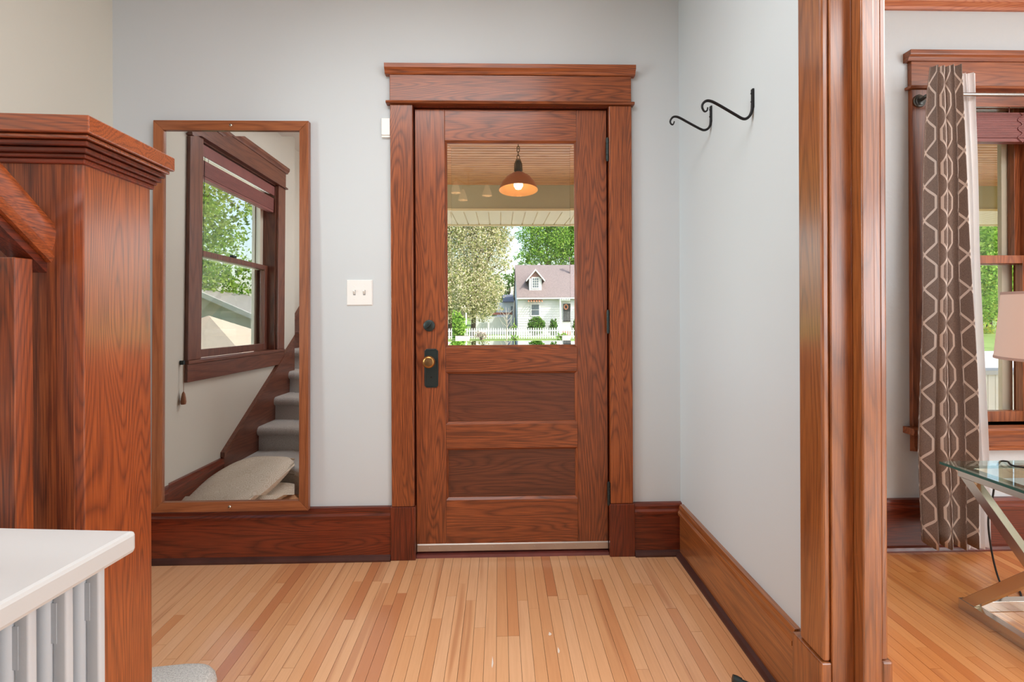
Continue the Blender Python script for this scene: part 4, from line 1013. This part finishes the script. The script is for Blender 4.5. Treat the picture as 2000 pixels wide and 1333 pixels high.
obj('gable', MB().prism([(EX(995, 53), EZ(580, 53)), (1.5, EZ(580, 53)), (1.5, EZ(562, 53))], 'Y', 54.5, 55), SIDE, rh)
hwin(999, 1004, 598, 617, 49.98, rh, (1, 2), .07)
gw = thing('white_garage', 'plain white garage wall behind the fence at the left', 'garage', (-1, 47, GZ))
obj('walls', B(EX(922, 47), EX(992, 47), 46.4, 49.2, GZ, EZ(619, 47)), SIDE, gw)
obj('roof_beam', B(EX(953, 46), EX(1002, 46), 45.6, 45.85, EZ(615, 46), EZ(610.5, 46)), plain('maroon_beam', (120, 72, 66), .7), gw)
for px in (956, 1000): obj('beam_post', B(EX(px, 46)-.08, EX(px, 46)+.08, 45.65, 45.8, GZ, EZ(615.2, 46)), FW, gw)
for px, lab in ((1113, 'stone planter trough right of the fence foot'), (905, 'low pale planter left of the fence foot')):
    t = thing('stone_planter', lab, 'planter', (EX(px, 35.9), 35.9, GZ))
    xx = EX(px, 35.9); obj('trough', MB().box(xx-.5, xx+.5, 35.7, 36.1, GZ+.03, GZ+.42), plain('planter_stone', (196, 186, 174), .8), t)
    obj('soil', B(xx-.45, xx+.45, 35.74, 36.06, GZ+.4205, GZ+.43), BARK, t)

# ------------------------------------------------------------------ trees seen through the living room window
def LX(px, Y): return EX(px, Y)
rr = [('tall bright tree left in the living room window', 38, 40, LGREEN, 3.6), ('yellowing tree low in the living room window', 41.5, 44, LYEL, 1.6), ('broad green tree right in the living room window', 47, 46, LGREEN, 4.2), ('dark tree far behind the lawn at the right', 56, 58, LDARK, 5)]
for i, (lab, X_, Y_, mt, zc) in enumerate(rr):
    tree('lawn_tree', lab, (X_, Y_, GZ), (X_, Y_, zc+1), [(X_, Y_, zc, 4.2, 3, 3.6), (X_+2.5, Y_, zc+2.5, 3.4, 2.6, 2.8), (X_-2.6, Y_, zc+1.4, 3.2, 2.4, 3.0), (X_+.5, Y_, zc-2.3, 3.6, 2.4, 1.8), (X_, Y_, zc+5, 3.5, 2.6, 2.6)], 22000, .14, mt, .25, seed=40+i)
# ------------------------------------------------------------------ outside the stair window
for i, (lab, X_, Y_, mt, zc, s_) in enumerate((('big green tree outside the stair window', -15.5, -17.5, LGREEN, 4.5, 1.0), ('darker tree beside the neighbour garage', -22, -19, LDARK, 5.0, 1.2), ('leafy tree standing close to the stair window', -11.5, -6.5, LGREEN, 5.6, .75), ('green tree left of the neighbour garage', -17, -7, LYEL, 4.4, 1.0))):
    tree('yard_tree', lab, (X_, Y_, GZ), (X_, Y_, zc), [(X_, Y_, zc, 3.6*s_, 3.2*s_, 3.2*s_), (X_+2.4*s_, Y_+1, zc+2.2, 2.8*s_, 2.6*s_, 2.4*s_), (X_-2.4*s_, Y_-1.5, zc+1.5, 2.8*s_, 2.6*s_, 2.6*s_), (X_+1.2*s_, Y_-2.4*s_, zc-.8*s_, 2.6*s_, 2.2*s_, 1.8*s_)], 26000, .095*s_, mt, .2, seed=60+i)
ng = thing('neighbour_garage', 'garage with a tan shingled hip roof outside the stair window', 'garage', (-9.9, -11.9, GZ))
NGX, NGY, NS, NZ0, NZ1 = -9.5, -11.7, 2.6, .10, 1.38
obj('walls', B(NGX-NS+.3, NGX+NS-.3, NGY-NS+.3, NGY+NS-.3, GZ, NZ0), SIDE, ng)
SHN = plain('tan_shingle', (206, 186, 164), .9, var=.12)
nc = 10
for k in range(nc):
    a, b_ = 1-k/nc, 1-(k+1)/nc; z0 = NZ0 + (NZ1-NZ0)*k/nc; z1 = NZ0 + (NZ1-NZ0)*(k+1)/nc; o_ = .10
    A = [(NGX+sx*(NS*a+o_), NGY+sy*(NS*a+o_), z0-.065) for sx, sy in ((-1,-1),(1,-1),(1,1),(-1,1))]
    C = [(NGX+sx*NS*b_, NGY+sy*NS*b_, z1-.01) for sx, sy in ((-1,-1),(1,-1),(1,1),(-1,1))]
    obj('shingle_course', MB().add(A + C, [(0,1,5,4),(1,2,6,5),(2,3,7,6),(3,0,4,7),(0,3,2,1),(4,5,6,7)]), SHN, ng)
nh = thing('neighbour_house', 'grey gabled house behind the neighbour garage', 'house', (-12.5, -17.5, GZ))
obj('walls', B(-16.2, -9.2, -20, -16.5, GZ, .8), plain('grey_siding', (198, 200, 198), .7), nh)
obj('gable', MB().prism([(-16.2, .8), (-9.2, .8), (-12.7, 2.35)], 'Y', -20, -16.5), plain('grey_siding', (198, 200, 198)), nh)
for s_ in (-1, 1):
    obj('barge_board', MB().prism([(-12.7, 2.36), (-12.7+s_*4.0, .58), (-12.7+s_*4.0, .80), (-12.7, 2.58)], 'Y', -16.1, -16.02), FW, nh)
    obj('roof', MB().prism([(-12.7, 2.38), (-12.7+s_*4.0, .60), (-12.7+s_*4.0, .78), (-12.7, 2.56)], 'Y', -20.4, -16.101), plain('grey_shingle', (150, 146, 140), .9, var=.15), nh)
